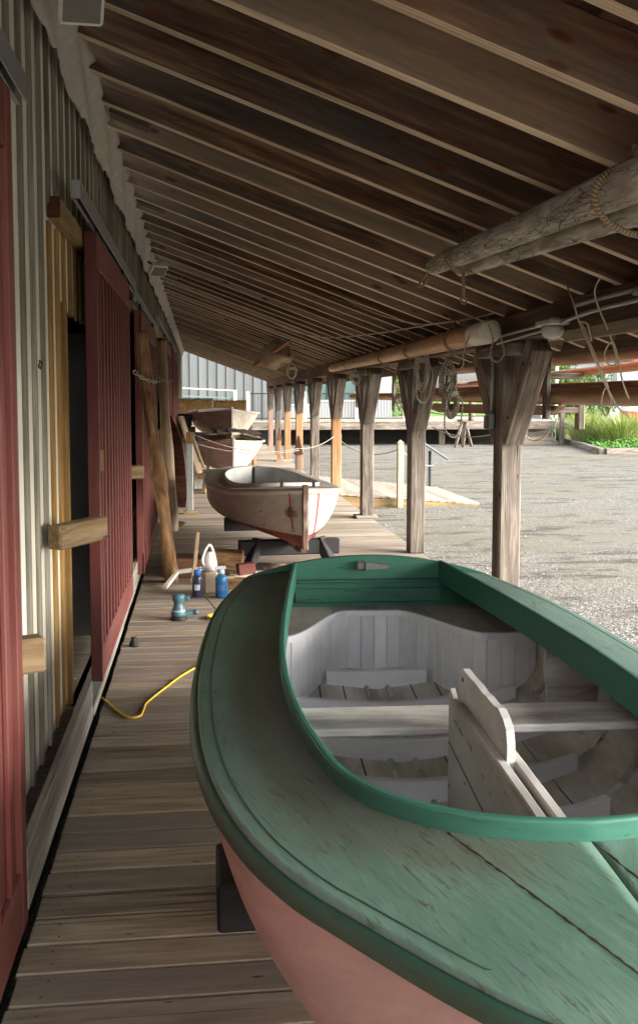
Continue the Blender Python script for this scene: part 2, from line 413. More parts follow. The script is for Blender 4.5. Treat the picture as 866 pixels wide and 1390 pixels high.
# ------------------------------------------------------------------ ground, deck
GZ = -.25
def gravel_mat():
    k = NT('gravel'); co = k.n('ShaderNodeTexCoord').outputs['Object']
    v = k.n('ShaderNodeTexVoronoi'); v.inputs['Scale'].default_value = 42; k.l(co, v.inputs['Vector'])
    v2 = k.n('ShaderNodeTexVoronoi'); v2.inputs['Scale'].default_value = 95; k.l(co, v2.inputs['Vector'])
    sh = k.n('ShaderNodeSeparateColor'); k.l(v.outputs['Color'], sh.inputs[0])
    sh2 = k.n('ShaderNodeSeparateColor'); k.l(v2.outputs['Color'], sh2.inputs[0])
    c = k.ramp(k.math('ADD', k.math('MULTIPLY', sh.outputs[0], .5), k.math('MULTIPLY', sh2.outputs[0], .5)),
               [(.15, (.04, .036, .03)), (.4, (.095, .089, .078)), (.62, (.17, .16, .143)), (.85, (.40, .385, .35))])
    fine = k.noise(k.vec((1, 1, 1), co), 70, 3)
    dust = k.noise(k.vec((.16, .45, .3), co), 1, 9, .62, .4)
    c = k.mix(k.ramp(dust, [(.40, 0.0), (.56, .9)]), c, k.mix(fine, (.115, .105, .08), (.195, .18, .142)))
    track = k.noise(k.vec((.35, .8, .3), co), 1.3, 7, .6, .8)
    c = k.mix(k.ramp(track, [(.50, 0.0), (.62, .4)]), c, k.mix(fine, (.09, .082, .062), (.15, .14, .112)))
    damp = k.noise(k.vec((.7, 1.6, .5), co), 1.3, 9, .72, .3)
    c = k.mix(k.ramp(damp, [(.52, 0.0), (.60, .85)]), c, k.mix(fine, (.035, .03, .022), (.08, .07, .055)))
    moss = k.noise(k.vec((.25, .4, .5), co), 1.1, 5, .6)
    c = k.mix(k.ramp(moss, [(.52, 0.0), (.7, .45)]), c, (.115, .118, .07))
    h = k.math('ADD', v.outputs['Distance'], k.math('MULTIPLY', v2.outputs['Distance'], .5))
    return k.fin(c, .95, k.bump(h, .8, .012))
mb = MB()
xs = [-60, -20, 2.6, 5, 8, 12, 20, 40, 120]; ys = [-60, -10, 0, 6, 12, 18, 24, 30, 40, 60, 100, 260]
mb.grid([[(x, y, GZ) for y in ys] for x in xs], [[(x, y, 0) for y in ys] for x in xs], False, 0)
tag(mb.build('gravel_ground', gravel_mat()), kind='structure')

mb = MB(); y = -3.2; i = 0
while y < 34.5:
    w = .14
    rn = random.random()
    mb.box((.91+random.uniform(-.004, .004), y+w/2, -.019+random.uniform(-.0012, .0012)), (2.90, w, .038), Matrix.Rotation(R(random.uniform(-.12, .12)), 3, 'Z'), 0, .004, rn)
    y += w+.012; i += 1
tag(mb.build('boardwalk', M['deck']), kind='structure')
nl = MB(); yn = -3.2
while yn < 15:
    for xx in (-.45, .9, 2.25):
        for dy in (.035, .105):
            if yn > 1.5:
                cx, cy = xx+random.uniform(-.008, .008), yn+dy+random.uniform(-.006, .006)
                nl.add([(cx+.0042*math.cos(a), cy+.0042*math.sin(a), .0018) for a in [k_*math.pi/3 for k_ in range(6)]], [tuple(range(6))], [(0, 0, 0)]*6)
    yn += .152
tag(nl.build('boardwalk_nails', M['iron'], fixn=False), kind='structure')
mb = MB()
for x in (-.45, .9, 2.28): mb.box((x, 15.6, -.145), (.05, 37.5, .21), None, 1)
mb.box((2.375, 15.6, -.12), (.03, 37.6, .2), None, 1, rnd=.6)
tag(mb.build('boardwalk_joists', M['batten']), kind='structure')
mb = MB(); mb.box((-.49, 2, -.2), (.1, 10, .02), None, 1)
# stones scattered near the deck edge
mb = MB()
for i in range(5200):
    yy = 2.5+random.random()**1.3*17; xx = 2.42+random.random()**1.6*(3.5+yy*.35)
    r = random.uniform(.005, .014)*(1 if random.random() < .93 else 1.8)
    a = [random.uniform(.6, 1.2) for _ in range(6)]
    c = Vector((xx, yy, GZ+r*.2))
    vs = [c+Vector(d)*r*a[j] for j, d in enumerate(((1, 0, 0), (-1, 0, 0), (0, 1, 0), (0, -1, 0), (0, 0, .7), (0, 0, -.6)))]
    mb.add(vs, [(0, 2, 4), (2, 1, 4), (1, 3, 4), (3, 0, 4)], [(v.x, v.y, v.z) for v in vs])
tag(mb.build('loose_gravel', wood('stone_grey', (.13, .125, .115), (.24, .235, .225), (.42, .41, .39), vary=.6), fixn=False), 'loose grey stones lying along the deck edge', 'gravel', kind='stuff')

# ------------------------------------------------------------------ the shed
shed = empty('boat_shed', (0, 0, 0), 0, 'long boat shed with cream board walls, red sliding doors and an open timber lean-to roof', 'shed')
RX0, RZ0, RSL = -.52, 3.27, .367
def rz(x): return RZ0-RSL*(x-RX0)       # underside of the rafters
ry = .51; k = 0  # near roof end cut short out of view to let sky light in
while ry < 33.2:
    m = MB()
    a = (-.60, ry, rz(-.60)+.1); b = (2.86, ry, rz(2.86)+.1)
    tilt = Matrix.Identity(3)
    m.beam(a, b, .056, .205, bev=.003, rnd=random.random())
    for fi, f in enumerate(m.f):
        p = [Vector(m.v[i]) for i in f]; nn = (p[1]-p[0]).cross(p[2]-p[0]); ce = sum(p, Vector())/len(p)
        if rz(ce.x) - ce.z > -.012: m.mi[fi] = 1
    m.build('rafter', [M['rafter'], M['rafterbounce']], shed); k += 1; ry = .51+.49*k+random.uniform(-.012, .012)
m = MB(); x = -.62
while x < 2.98:
    w = .185
    yy = .1
    while yy < 33.4:
        L = min(random.uniform(3, 5), 33.4-yy)
        m.box((x+w/2, yy+L/2, rz(x+w/2)+.222), (w*1.05, L-.004, .02), Matrix.Rotation(math.atan(RSL), 3, 'Y'), 1, .002)
        yy += L
    x += w
m.build('roof_boards', M['roofboard'], shed)
m = MB(); m.beam((-.7, 16.75, rz(-.7)+.262), (3.05, 16.75, rz(3.05)+.262), 33.4, .03, rnd=.5)
m.build('roof_covering', plain('grey_roof_shingle', (.12, .115, .11), .9, nz=8), shed)
m = MB(); m.box((2.965, 16.75, rz(2.96)+.12), (.03, 33.3, .21), None, 1)
m.build('fascia_board', M['beam'], shed)
# blocking between a few rafters
for yy in (5.62, 8.06, 12.5): m = MB(); m.beam((-.47, yy, rz(-.47)+.08), (-.25, yy, rz(-.25)+.08), .12, .16); m.build('rafter_blocking', M['greypost'], shed)

m = MB(); yy = 0.1
while yy < 32: m.box((2.30, yy+2.0, 2.165), (.19, 3.99, .2), None, 1, .008); yy += 4.0
m.build('eave_beam', M['beam'], shed)
PX = 2.30
for k in range(-1, 9):
    py = 7.02+3.07*k
    new = k in (3, 5, 6); pink = k == 8
    m = MB(); 
    if new or pink:
        zsp = 1.42 if k != 3 else 1.40
        m.box((PX, py, (zsp+2.06)/2), (.165, .175, 2.06-zsp), None, 2, .01)
    else: m.box((PX, py, 1.03), (.165, .185, 2.06), None, 2, .012, rnd=[.35, .15, .62, .45, .9, .2, .5, .3, .7, .1][k])
    post = m.build('post', M['greypost'], shed)
    if new or pink:
        m = MB(); m.box((PX, py, zsp/2), (.155, .165, zsp-.004), None, 2, .008)
        tag(m.build('post_foot', M['newpost'] if new else M['pinkpost'], post), 'new orange timber let into the foot of an old grey post' if new else 'pinkish new foot of an old grey post')
    for s in (-1, 1):
        m = MB(); m.beam((PX-.0, py+s*.10, 1.36), (PX-.0, py+s*.66, 2.03), .15, .15, up=(1, 0, 0), bev=.01)
        m.build('brace', M['greypost'], post)
        if -1 < k < 4:
            for zz, yy in ((1.52, .235), (1.90, .55)):
                m = MB(); m.lathe([(.001, -.004), (.011, -.004), (.011, .004), (.001, .005)], (PX-.079, py+s*yy, zz), 8, Matrix.Rotation(R(-90), 3, 'Y')); m.build('bolt', M['iron'], post)
    m = MB(); m.box((PX, py, 2.02), (.20, 1.0, .09), None, 1, .01)
    m.build('bolster', M['greypost'], post)
    if k in (2, 6):
        m = MB(); m.box((PX-.02, py-.02, .02), (.30, .30, .036), None, 0, .006)
        m.build('base_plate', M['ramp'], post)
# --- wall
WX = -.66
OPEN = [(-1.0, 2.4), (4.74, 6.9), (8.9, 11.2), (15.0, 17.4), (18.5, 21.6)]
m = MB(); mbt = MB(); mnew = MB(); y = -.7
def in_open(y): return any(a < y < b for a, b in OPEN)
while y < 33:
    yc = y+.11
    z0 = 2.44 if in_open(yc) else .17
    m.box((WX-.011, yc, (z0+3.36)/2), (.022, .217, 3.36-z0), None, 2, .002)
    yb = y
    zb0 = 2.44 if in_open(yb) else .17
    if 4.3 < yb < 7.1:
        mnew.box((WX+.008, yb, (2.10+2.44)/2), (.016, .055, .40), None, 2, .003) if 4.74 < yb else None
        if in_open(yb): m.box((WX-.011, yc, 2.27), (.022, .217, .34), None, 2, .002)
        mbt.box((WX+.008, yb, 2.93), (.016, .05, .84), None, 2, .003)
        if not in_open(yb): mnew.box((WX+.008, yb, (.17+2.44)/2), (.016, .06, 2.26), None, 2, .003)
    else: mbt.box((WX+.008, yb, (zb0+3.34)/2), (.016, .05, 3.34-zb0), None, 2, .003)
    y += .22
wall = m.build('wall_siding', M['cream'], shed)
mbt.build('wall_battens', M['batten'], shed)
tag(mnew.build('new_battens', M['newbatten'], shed), 'fresh orange battens framing the first open doorway')
m = MB()
m.box((WX-.03, 4.72, 1.14), (.12, .04, 1.96), None, 2, .004, rnd=.2); m.build('door_jamb', M['newbatten'], shed)
m = MB(); m.box((WX-.03, 6.93, 1.14), (.12, .04, 1.96), None, 2, .004); m.build('door_jamb', M['newbatten'], shed)
# skirt
m = MB()
for a, b in ((-.7, 3.02), (3.03, 4.9), (6.8, 9.6), (9.6, 15), (15, 21), (21, 33)):
    m.box((-.575, (a+b)/2, .125), (.035, b-a-.01, .2), None, 1, .004)
m.box((-.62, 5.85, .06), (.14, 1.9, .05), None, 1, .006)
m.build('skirt_board', M['skirt'], shed)
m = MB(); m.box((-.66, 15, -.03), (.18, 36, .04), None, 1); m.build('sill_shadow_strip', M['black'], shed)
# crumpled paper along the wall top
m = MB(); P = []; G = []; n = 520
for i in range(n+1):
    yy = -.6+33.6*i/n; row = []; gr = []
    for j in range(9):
        t = j/8; x = -.60+.095*t+random.uniform(-.006, .006)+.012*math.sin(yy*5+j); z = 3.11+.20*t+(.008*math.sin(yy*9)+random.uniform(-.016, .016) if j == 0 else random.uniform(-.005, .005))
        row.append((x, yy+random.uniform(-.01, .01), z)); gr.append((yy, t*.3, 0))
    P.append(row); G.append(gr)
m.grid(P, G, True, 0); ob = m.build('building_paper', M['paper'], shed, fixn=False)
md = ob.modifiers.new('t', 'SOLIDIFY'); md.thickness = .006
# header timber and tracks
m = MB(); m.box((-.628, 6.1, 2.495), (.055, 3.5, .09), None, 1, .005, rnd=.5)
m.box((-.615, 10.3, 2.46), (.07, 3.6, .1), None, 1, .005); m.box((-.615, 16.9, 2.62), (.07, 8.9, .1), None, 1, .005)
hd = m.build('door_header', M['header'], shed)
m = MB(); m.box((-.628, 4.346, 2.495), (.056, .006, .091), None, 0, .001); m.build('header_end', M['rudder'], hd)
def track(y0, y1, z):
    m = MB(); c = (y0+y1)/2; L = y1-y0
    m.box((-.548, c, z+.04), (.03, L, .006), None, 1, .001); m.box((-.530, c, z), (.005, L, .085), None, 1, .001)
    m.box((-.566, c, z), (.004, L, .08), None, 1, .001)
    m.box((-.558, c, z-.043), (.012, L, .004), None, 1, .001); m.box((-.548, y0+.003, z), (.036, .004, .08), None, 1, .001)
    return m.build('door_track', M['zinc'], shed)
track(-.7, 3.15, 2.62); track(4.48, 8.3, 2.60); track(8.5, 12.6, 2.54); track(12.8, 22, 2.70)
def door(y0, y1, z0, z1, x=-.50, first=False, knob=True):
    e = MB(); t = .05; nb = max(3, int((y1-y0)/.19)); zc = (z0+z1)/2
    e.box((x, (y0+y1)/2, zc), (t*.5, y1-y0-.01, z1-z0-.01), None, 2, .002, rnd=.3)
    for zz in (z0+.09, z1-.09): e.box((x+t*.25+.0085, (y0+y1)/2, zz), (.017, y1-y0, .18), None, 1, .003)
    for yy in (y0+.035, y1-.035): e.box((x, yy, zc), (t+.012, .07, z1-z0), None, 2, .003)
    for i in range(1, nb):
        yy = y0+(y1-y0)*i/nb
        e.box((x+t*.25+.008, yy, zc), (.016, .05, z1-z0-.36), None, 2, .003)
    d = e.build('sliding_door', M['red'], shed)
    m = MB()
    for yy in (y0+.3, y1-.3):
        m.box((x+.0, yy, z1+.03), (.008, .05, .12), None, 2, .001); m.lathe([(.0, -.012), (.028, -.012), (.028, .012), (0, .012)], (x, yy, z1+.06), 14, Matrix.Rotation(R(90), 3, 'Y'))
    m.build('door_hanger', M['iron'], d)
    return d
door(-.6, 2.84, .10, 2.53, x=-.555)
# two vertical stiles seen on the near door
d2 = door(5.15, 7.5, .14, 2.53, x=-.562)
m = MB(); m.box((-.525, 5.19, 1.33), (.02, .018, .11), None, 2, .002); m.build('door_pull', M['header'], d2)
door(8.45, 11.3, .12, 2.42, x=-.53); door(14.6, 17.5, .1, 2.56, x=-.53); door(17.9, 21.9, .1, 2.60, x=-.52)
# stub timbers that bar the doors
def stub(a, b, w, h, lab=None):
    m = MB(); m.beam(a, b, w, h, bev=.008); o = m.build('door_bar', M['bar'], shed)
    if lab: tag(o, lab)
stub((-.60, 3.98, 1.09), (-.43, 4.22, 1.10), .075, .10, 'yellowish timber bar swung out from the first doorway')
stub((-.56, 2.86, .90), (-.475, 2.90, .90), .07, .105, 'short chamfered timber stub at the edge of the near red door')
stub((-.60, 7.9, 1.06), (-.47, 7.95, 1.06), .09, .11); stub((-.53, 9.6, 1.1), (-.44, 9.7, 1.1), .09, .12); stub((-.53, 12.6, 1.2), (-.40, 12.7, 1.2), .09, .12)
# hook ring on the wall
m = MB(); c = Vector((WX+.05, 3.80, 1.79))
m.tube([c+Vector((.003*math.sin(a*3), math.cos(a)*.028*1.0, math.sin(a)*.016)) for a in [i*math.pi/8 for i in range(16)]], .0035, 6, closed=True)
m.build('hook_ring', M['iron'], shed)
# room behind the doorway
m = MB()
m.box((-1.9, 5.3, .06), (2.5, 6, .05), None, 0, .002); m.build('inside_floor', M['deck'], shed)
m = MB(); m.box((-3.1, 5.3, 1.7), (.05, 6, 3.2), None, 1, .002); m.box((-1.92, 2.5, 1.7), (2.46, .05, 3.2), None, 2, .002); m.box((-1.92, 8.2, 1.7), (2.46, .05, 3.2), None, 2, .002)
m.box((-1.92, 5.3, 2.62), (2.46, 6, .03), None, 1, .002); m.box((-1.0, 20.4, 1.6), (.04, 24, 3.3), None, 1, .002)  # last box: unseen dark wall added behind the far doors to block stray sky
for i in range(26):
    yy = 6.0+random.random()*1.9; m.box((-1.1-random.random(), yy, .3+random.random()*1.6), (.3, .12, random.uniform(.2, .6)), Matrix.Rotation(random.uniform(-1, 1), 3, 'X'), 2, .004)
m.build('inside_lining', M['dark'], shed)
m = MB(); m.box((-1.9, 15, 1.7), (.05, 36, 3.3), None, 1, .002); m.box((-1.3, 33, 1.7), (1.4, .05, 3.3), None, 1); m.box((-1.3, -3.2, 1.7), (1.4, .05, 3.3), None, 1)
mm = MB(); mm.box((-3.2, 16.2, 1.7), (.04, 33.8, 3.4), None, 1); mm.box((-1.9, -.7, 1.7), (2.6, .04, 3.4), None, 1); mm.box((-1.9, 33.1, 1.7), (2.6, .04, 3.4), None, 1)
mm.beam((-3.3, 16.2, 3.75), (-.66, 16.2, 3.37), 33.9, .04, rnd=.4)
mm.build('rear_wall', M['cream'], shed)
m = MB(); m.box((-.80, 6.25, 1.10), (.20, .03, 1.95), None, 2, .004)
tag(m.build('leaning_sheet', M['intwall']), 'tall grey-white panel standing just inside the dark open doorway', 'panel')
m = MB(); m.lathe([(.0, .0), (.03, 0), (.034, .01), (.016, .05), (.02, .06), (0, .062)], (-.455, 6.42, 0), 12)
tag(m.build('door_guide', M['black']), 'small black door guide standing on the deck beside the battened red door', 'door guide')

# ------------------------------------------------------------------ lamps, conduit
def floodlight(loc, rot, label):
    e = empty('floodlight', loc, 0, label, 'floodlight', 'floodlights under the rafters')
    rm = rot
    m = MB(); m.box((0, 0, 0), (.17, .14, .06), rm, 0, .010); m.build('housing', plain('floodlight_white', (.75, .74, .70), .5), e)
    m = MB(); m.box(tuple(rm @ Vector((0, 0, -.032))), (.14, .11, .006), rm, 0, .002); m.build('lens', plain('frosted_lens', (.20, .195, .18), .2), e)
    m = MB(); m.beam(tuple(rm @ Vector((0, 0, .03))), (-.1, .02, .08), .03, .02); m.build('bracket', M['iron'], e)
floodlight((-.43, 3.74, 3.12), Matrix.Rotation(R(12), 3, 'Z') @ Matrix.Rotation(R(-48), 3, 'X') @ Matrix.Rotation(R(-8), 3, 'Y'), 'square white floodlight at the top of the near wall, cut by the upper frame edge')
floodlight((-.40, 9.6, 2.92), Matrix.Rotation(R(30), 3, 'Z') @ Matrix.Rotation(R(-40), 3, 'X'), 'small floodlight fixed high on the wall paper above the leaning logs')
jl = empty('bulkhead_lamp', (2.14, 5.70, 2.10), 0, 'grey bulkhead lamp with ribbed glass dome under the eave beam', 'lamp')
m = MB(); m.box((0, 0, .02), (.13, .26, .035), None, 1, .012); m.lathe([(.03, .05), (.04, .035), (.0, .035)], (0, -.03, .0), 16); m.build('mounting_box', plain('grey_enamel', (.42, .42, .40), .45), jl)
m = MB(); prof = [(.066, .0), (.07, -.012), (.07, -.028), (.062, -.052), (.042, -.072), (.016, -.08), (0.001, -.081)]
m.lathe(prof[::-1], (0, 0, 0), 28); m.build('glass_dome', plain('ribbed_glass', (.42, .42, .38), .15, nz=60, amt=.4, bump=.5), jl)
m = MB()
m.tube(smooth_path([(2.17, 3.2, 2.20), (2.17, 4.9, 2.205), (2.17, 5.4, 2.2)]), .013, 10); m.tube(smooth_path([(2.15, 3.2, 2.14), (2.15, 4.8, 2.145), (2.15, 5.35, 2.13), (2.14, 5.55, 2.11)]), .012, 10)
m.tube([(2.17, 5.86, 2.13), (2.18, 7.0, 2.11)], .011, 10); m.tube([(2.15, 5.86, 2.09), (2.17, 6.9, 2.06)], .009, 8)
m.tube([(2.205, 7.10, 2.10), (2.2, 7.10, 1.55)], .012, 10)
for yy in (3.9, 4.6): m.tube([(2.17, yy, 2.19), (2.17, yy+.05, 2.19)], .018, 10)
tag(m.build('conduit', M['zinc']), 'grey electrical conduit running along the eave beam and down the near post', 'conduit')
ob = empty('outlet_box', (2.19, 7.10, 1.49), 0, 'grey weatherproof outlet box at the foot of the conduit on the near post', 'outlet box')
m = MB(); m.box((0, 0, 0), (.05, .075, .12), None, 2, .008); m.build('box', M['zinc'], ob)
m = MB(); m.box((-.034, .0, -.01), (.016, .07, .10), None, 2, .006); m.build('cover', plain('dark_grey_cover', (.12, .12, .12), .5), ob)

# ------------------------------------------------------------------ boats
BT = [(0, 0), (.02, .07), (.06, .145), (.12, .225), (.22, .315), (.36, .42), (.43, .47), (.53, .54), (.72, .63), (.99, .705), (1.3, .75), (1.64, .772), (2.0, .778), (2.68, .752), (3.1, .705), (3.63, .60)]
SEC = [(0, 0), (.02, .0), (.2, .03), (.45, .085), (.66, .145), (.79, .20), (.875, .27), (.93, .37), (.965, .48), (.985, .65), (.995, .82), (1.0, 1.0)]
class Boat:
    def __init__(s, L, B, k0, zm, zb, zst, forefoot=.1, sternrise=.16, crown=.06, fine=.5, bt=BT, sec=SEC):
        s.L, s.B, s.k0, s.zm, s.zb, s.zst, s.ff, s.sr, s.crown, s.fine = L, B, k0, zm, zb, zst, forefoot, sternrise, crown, fine
        s.bt = bt; s.sec = sec
    def b(s, y): return s.B/.778*max(0, interp(s.bt, y/s.L*3.63))
    def zs(s, y):
        t = y/s.L
        return s.zm+(s.zb-s.zm)*(1-t/.6)**2 if t < .6 else s.zm+(s.zst-s.zm)*((t-.6)/.4)**2
    def zk(s, y):
        t = y/s.L; z = s.k0
        if t < .14: z += s.ff*(1-t/.14)**2
        if t > .5: z += s.sr*((t-.5)/.5)**2
        return z
    def pt(s, y, q, off=0):
        i = q*(len(s.sec)-1); k = min(int(i), len(s.sec)-2); f = i-k
        xf = s.sec[k][0]*(1-f)+s.sec[k+1][0]*f; zf = s.sec[k][1]*(1-f)+s.sec[k+1][1]*f
        yy = y*(s.fine+(1-s.fine)*zf**.8)
        if y > s.L*.45: w = (y-s.L*.45)/(s.L*.55); yy = yy*(1-w)+y*w
        x = xf*s.b(yy); z = s.zk(y)+(s.zs(y)-s.zk(y))*zf
        if off: x = max(0, x-off*(1 if zf > .15 else .6)); z += off*(1-zf)**2
        return x, z
    def zin(s, x, y, off=.03):
        px, pz = s.pt(y, 0, off)
        for i in range(1, 45):
            qx, qz = s.pt(y, i/44, off)
            if qx >= x: return pz+(qz-pz)*((x-px)/max(1e-6, qx-px))
            px, pz = qx, qz
        return pz
    def ys(s, n=44): return [s.L*(i/n)**1.6 for i in range(n+1)]
    def deckz(s, x, y):
        b = max(.05, s.b(y)); return s.zs(y)+s.crown*(b/s.B)**.7*(1-min(1, (x/b)**2))
    def hull(s, e, mat, inner=None, name='hull'):
        m = MB(); nq = 26; ys = s.ys()
        for sg in (-1, 1):
            P = []; G = []
            for y in ys:
                row = []; gr = []; acc = 0; last = None
                for j in range(nq+1):
                    x, z = s.pt(y, j/nq)
                    if last: acc += math.hypot(x-last[0], z-last[1])
                    last = (x, z); row.append((sg*x, y, z)); gr.append((y, acc, sg*.3))
                P.append(row); G.append(gr)
            m.grid(P, G, True, .37, flip=sg > 0)
        h = m.build(name, mat, e, fixn=False)
        if inner:
            m = MB(); ys = [y for y in s.ys(60) if y > .12]
            for sg in (-1, 1):
                P = []; G = []
                for y in ys:
                    row = []; gr = []; acc = 0; last = None
                    for j in range(nq+1):
                        x, z = s.pt(y, j/nq, .03)
                        if last: acc += math.hypot(x-last[0], z-last[1])
                        last = (x, z); row.append((sg*x, y, z)); gr.append((y, acc+.3*sg, sg*.3))
                    P.append(row); G.append(gr)
                m.grid(P, G, True, .37, flip=sg < 0)
            m.build('inner_planking', inner, e, fixn=False)
        return h
    def transom(s, e, mat, crown=.10, thick=.03, top=.03, inset=0):
        L = s.L; pts = []
        N = 30
        for j in range(N+1): x, z = s.pt(L, j/N); pts.append((x, z))
        tz = s.zs(L)
        right = pts; topc = []
        b = right[-1][0]
        for i in range(1, 24):
            x = b*(1-2*i/24); topc.append((x, tz+top+crown*(1-(x/b)**2)))
        poly = right+[(b, tz+top)]+topc+[(-b, tz+top)]+[(-x, z) for x, z in reversed(right[1:])]
        m = MB(); m.prism(poly, L-thick+inset, L+inset, lambda u, w, d: (u, d, w), rnd=.4)
        return m.build('transom', mat, e)
    def rail(s, e, mat, r=.022, name='rub_rail', dz=-.012, out=.008, both=True):
        o = None
        for sg in (-1, 1):
            m = MB(); pts = []
            ys = [y for y in s.ys(60)]
            for y in ys: pts.append((sg*(s.b(y)+out), y-.0, s.zs(y)+dz))
            # squashed tube
            m.tube(pts, r, 10, rnd=.3)
            m.build(name, mat, e)
    def deck(s, e, mat, cfun, y0=0, y1=None, nx=22, seam=True, yfront=.555):
        y1 = y1 or s.L; m = MB()
        OUT = [(cfun(min(yfront+1e-4+(y1-yfront)*(i/60)**2, y1)), yfront+(y1-yfront)*(i/60)**2) for i in range(61)]
        ys = sorted(set([round(y, 4) for y in s.ys(46)]+[yfront+d for d in (-.02, -.008, 0.0, .002, .006, .012, .02, .035, .05, .08, .12)]))
        ys = [y for y in ys if y <= y1]
        for sg in (-1, 1):
            P = []; G = []; W = []
            for y in ys:
                b = s.b(y)+.004; c = cfun(y); row = []; gr = []; wr = []
                for j in range(nx+1):
                    t = j/nx; x = b+(c-b)*t
                    row.append((sg*x, y, s.deckz(x, y)))
                    ac = x+.36*max(0, 1.15-y)
                    gr.append((y, ac*sg+.8*sg, 0))
                    dd = min(math.hypot(x-px_, y-py_) for px_, py_ in OUT) if OUT else 1
                    wd = math.exp(-((dd-.05)/.12)**2)*(1 if sg < 0 else .25)*max(0, min(1, (sg*-x*1.0+.02)*4+.0)) if sg < 0 else .15*math.exp(-(dd/.1)**2)
                    wr.append(wd)
                P.append(row); G.append(gr); W.append(wr)
            m.grid(P, G, True, .5, W, flip=sg < 0)
        o = m.build('deck', mat, e, fixn=False)
        md = o.modifiers.new('t', 'SOLIDIFY'); md.thickness = .016; md.offset = -1
        return o
    def coaming(s, e, mat, ctab, h=.085, thick=.02, below=.05, name='coaming', yend=None):
        yend = yend or ctab[-1][0]
        pts = []
        yf = ctab[0][0]
        N = 46; half = []
        for i in range(N+1):
            y = yf+(yend-yf)*(i/N)**2.0
            half.append((interp(ctab, y), y))
        path = [(-x, y) for x, y in reversed(half)]+half[1:]
        m = MB(); P = []; G = []; acc = 0
        for i, (x, y) in enumerate(path):
            a = path[max(i-1, 0)]; b = path[min(i+1, len(path)-1)]
            tx, ty = b[0]-a[0], b[1]-a[1]; l = math.hypot(tx, ty) or 1; nx, ny = ty/l, -tx/l   # points outwards
            if i: acc += math.hypot(x-path[i-1][0], y-path[i-1][1])
            zt = s.deckz(abs(x), y)+h; zb = s.deckz(abs(x), y)-below
            o = (x-nx*thick/2*-1, y+ny*thick/2); q = (x-nx*thick/2, y-ny*thick/2)
            c = .004
            row = [(q[0], q[1], zb), (q[0], q[1], zt-c-.003), (q[0], q[1], zt-c), (q[0]+nx*c, q[1]+ny*c, zt), (q[0]+nx*(c+.002), q[1]+ny*(c+.002), zt), (o[0]-nx*(c+.002), o[1]-ny*(c+.002), zt), (o[0]-nx*c, o[1]-ny*c, zt), (o[0], o[1], zt-c), (o[0], o[1], zt-c-.003), (o[0], o[1], zb)]
            P.append(row); G.append([(acc, z, w) for z, w in ((0, 0), (.11, 0), (.115, 0), (.12, 0), (.122, 0), (.135, 0), (.137, 0), (.14, 0), (.145, 0), (.25, 0))])
        m.grid(P, G, True, .4)
        n = len(P[0])
        o_ = m.build(name, mat, e)
        return o_
    def stem(s, e, mat, w=.035, proud=.03):
        m = MB(); zs = s.zb+.05
        m.box((0, -proud/2, (s.k0+s.ff*.9+zs)/2), (w, proud+.03, zs-s.k0-s.ff*.9), None, 2, .006)
        m.build('stem', mat, e)
        m = MB(); ys = [s.L*t for t in (0.02, .06, .1, .14, .3, .5, .7, .85, .99)]
        P = []; 
        for a, b in zip(ys[:-1], ys[1:]): m.beam((0, a, s.zk(a)-.015), (0, b, s.zk(b)-.015), w, .05)
        m.build('keel', mat, e)

# ---- green boat
GB = Boat(3.63, .775, .15, .75, .78, .755, crown=.062)
green = empty('green_catboat', (.70, 1.115, 0), R(-2.1), 'green decked catboat with pale interior, nearest boat filling the foreground', 'boat')
GB.hull(green, hull_paint('pink_hull_paint', (.42, .33, .30), (.10, .014, .016), .245, peel=.2, bare=(.5, .40, .36)), M['floorin'])
CT = [(.565, 0), (.57, .05), (.582, .11), (.60, .165), (.627, .22), (.675, .285), (.755, .36), (.87, .42), (1.0, .455), (1.34, .50), (1.7, .515), (2.16, .50), (2.9, .44), (3.60, .37)]
cf = lambda y: 0 if y <= .565 else (interp(CT, y) if y < 3.60 else .37)
GB.deck(green, M['deckgreen'], cf, yfront=.565)
GB.rail(green, M['railgreen'], .022)
GB.coaming(green, M['trimgreen'], CT, .056, .02, .055)
# deck seams: raised cover strip inside the rail
m = MB()
for sg in (-1, 1):
    pts = [(sg*(GB.b(y)-.035), y+(.02 if y < .2 else 0), GB.deckz(GB.b(y)-.035, y)+.0142) for y in [.06+3.5*(i/60)**1.5 for i in range(61)]]
    m.tube(pts, .0035, 6, rnd=.2)
m.build('deck_edge_bead', M['railgreen'], green)
m = MB()
for x0, x1 in ((-.255, -.06), (.0, .10), (.25, .12)):
    pts = []
    for i in range(41):
        t = i/40; y = (.63 if abs(x0) > .1 else .57)-t*(.50 if abs(x0) > .1 else .44); x = x0+(x1-x0)*t
        if abs(x) < GB.b(y)-.04: pts.append((x+random.uniform(-.0012, .0012), y, GB.deckz(abs(x), y)+.0142))
    m.tube(pts, [.0024+.0018*random.random() for _ in pts], 6)
m.build('deck_seam', plain('seam_dirt', (.03, .025, .018), .9), green)
t = GB.transom(green, M['trimgreen'], .10, .03, .018)
m = MB(); m.box((0, 3.588, .745), (.72, .012, .012), None, 0, .002); m.box((0, 3.585, .675), (.74, .016, .07), None, 0, .004); m.build('transom_cleat_board', M['trimgreen'], green)
m = MB(); m.box((0, 3.597, .752), (.72, .006, .004), None, 0, .0005); m.build('transom_seam', M['black'], green)
m = MB(); m.box((-.04, 3.565, .828), (.05, .04, .045), None, 0, .008); m.prism([(0, -.016), (.10, -.012), (.115, -.004), (.115, .006), (.0, .02)], -.012, .012, lambda u, w, d: (-.02+u, 3.545+d, .828+w))
tag(m.build('tiller_port_cleat', plain('weathered_bronze', (.16, .16, .14), .5, .5), green))
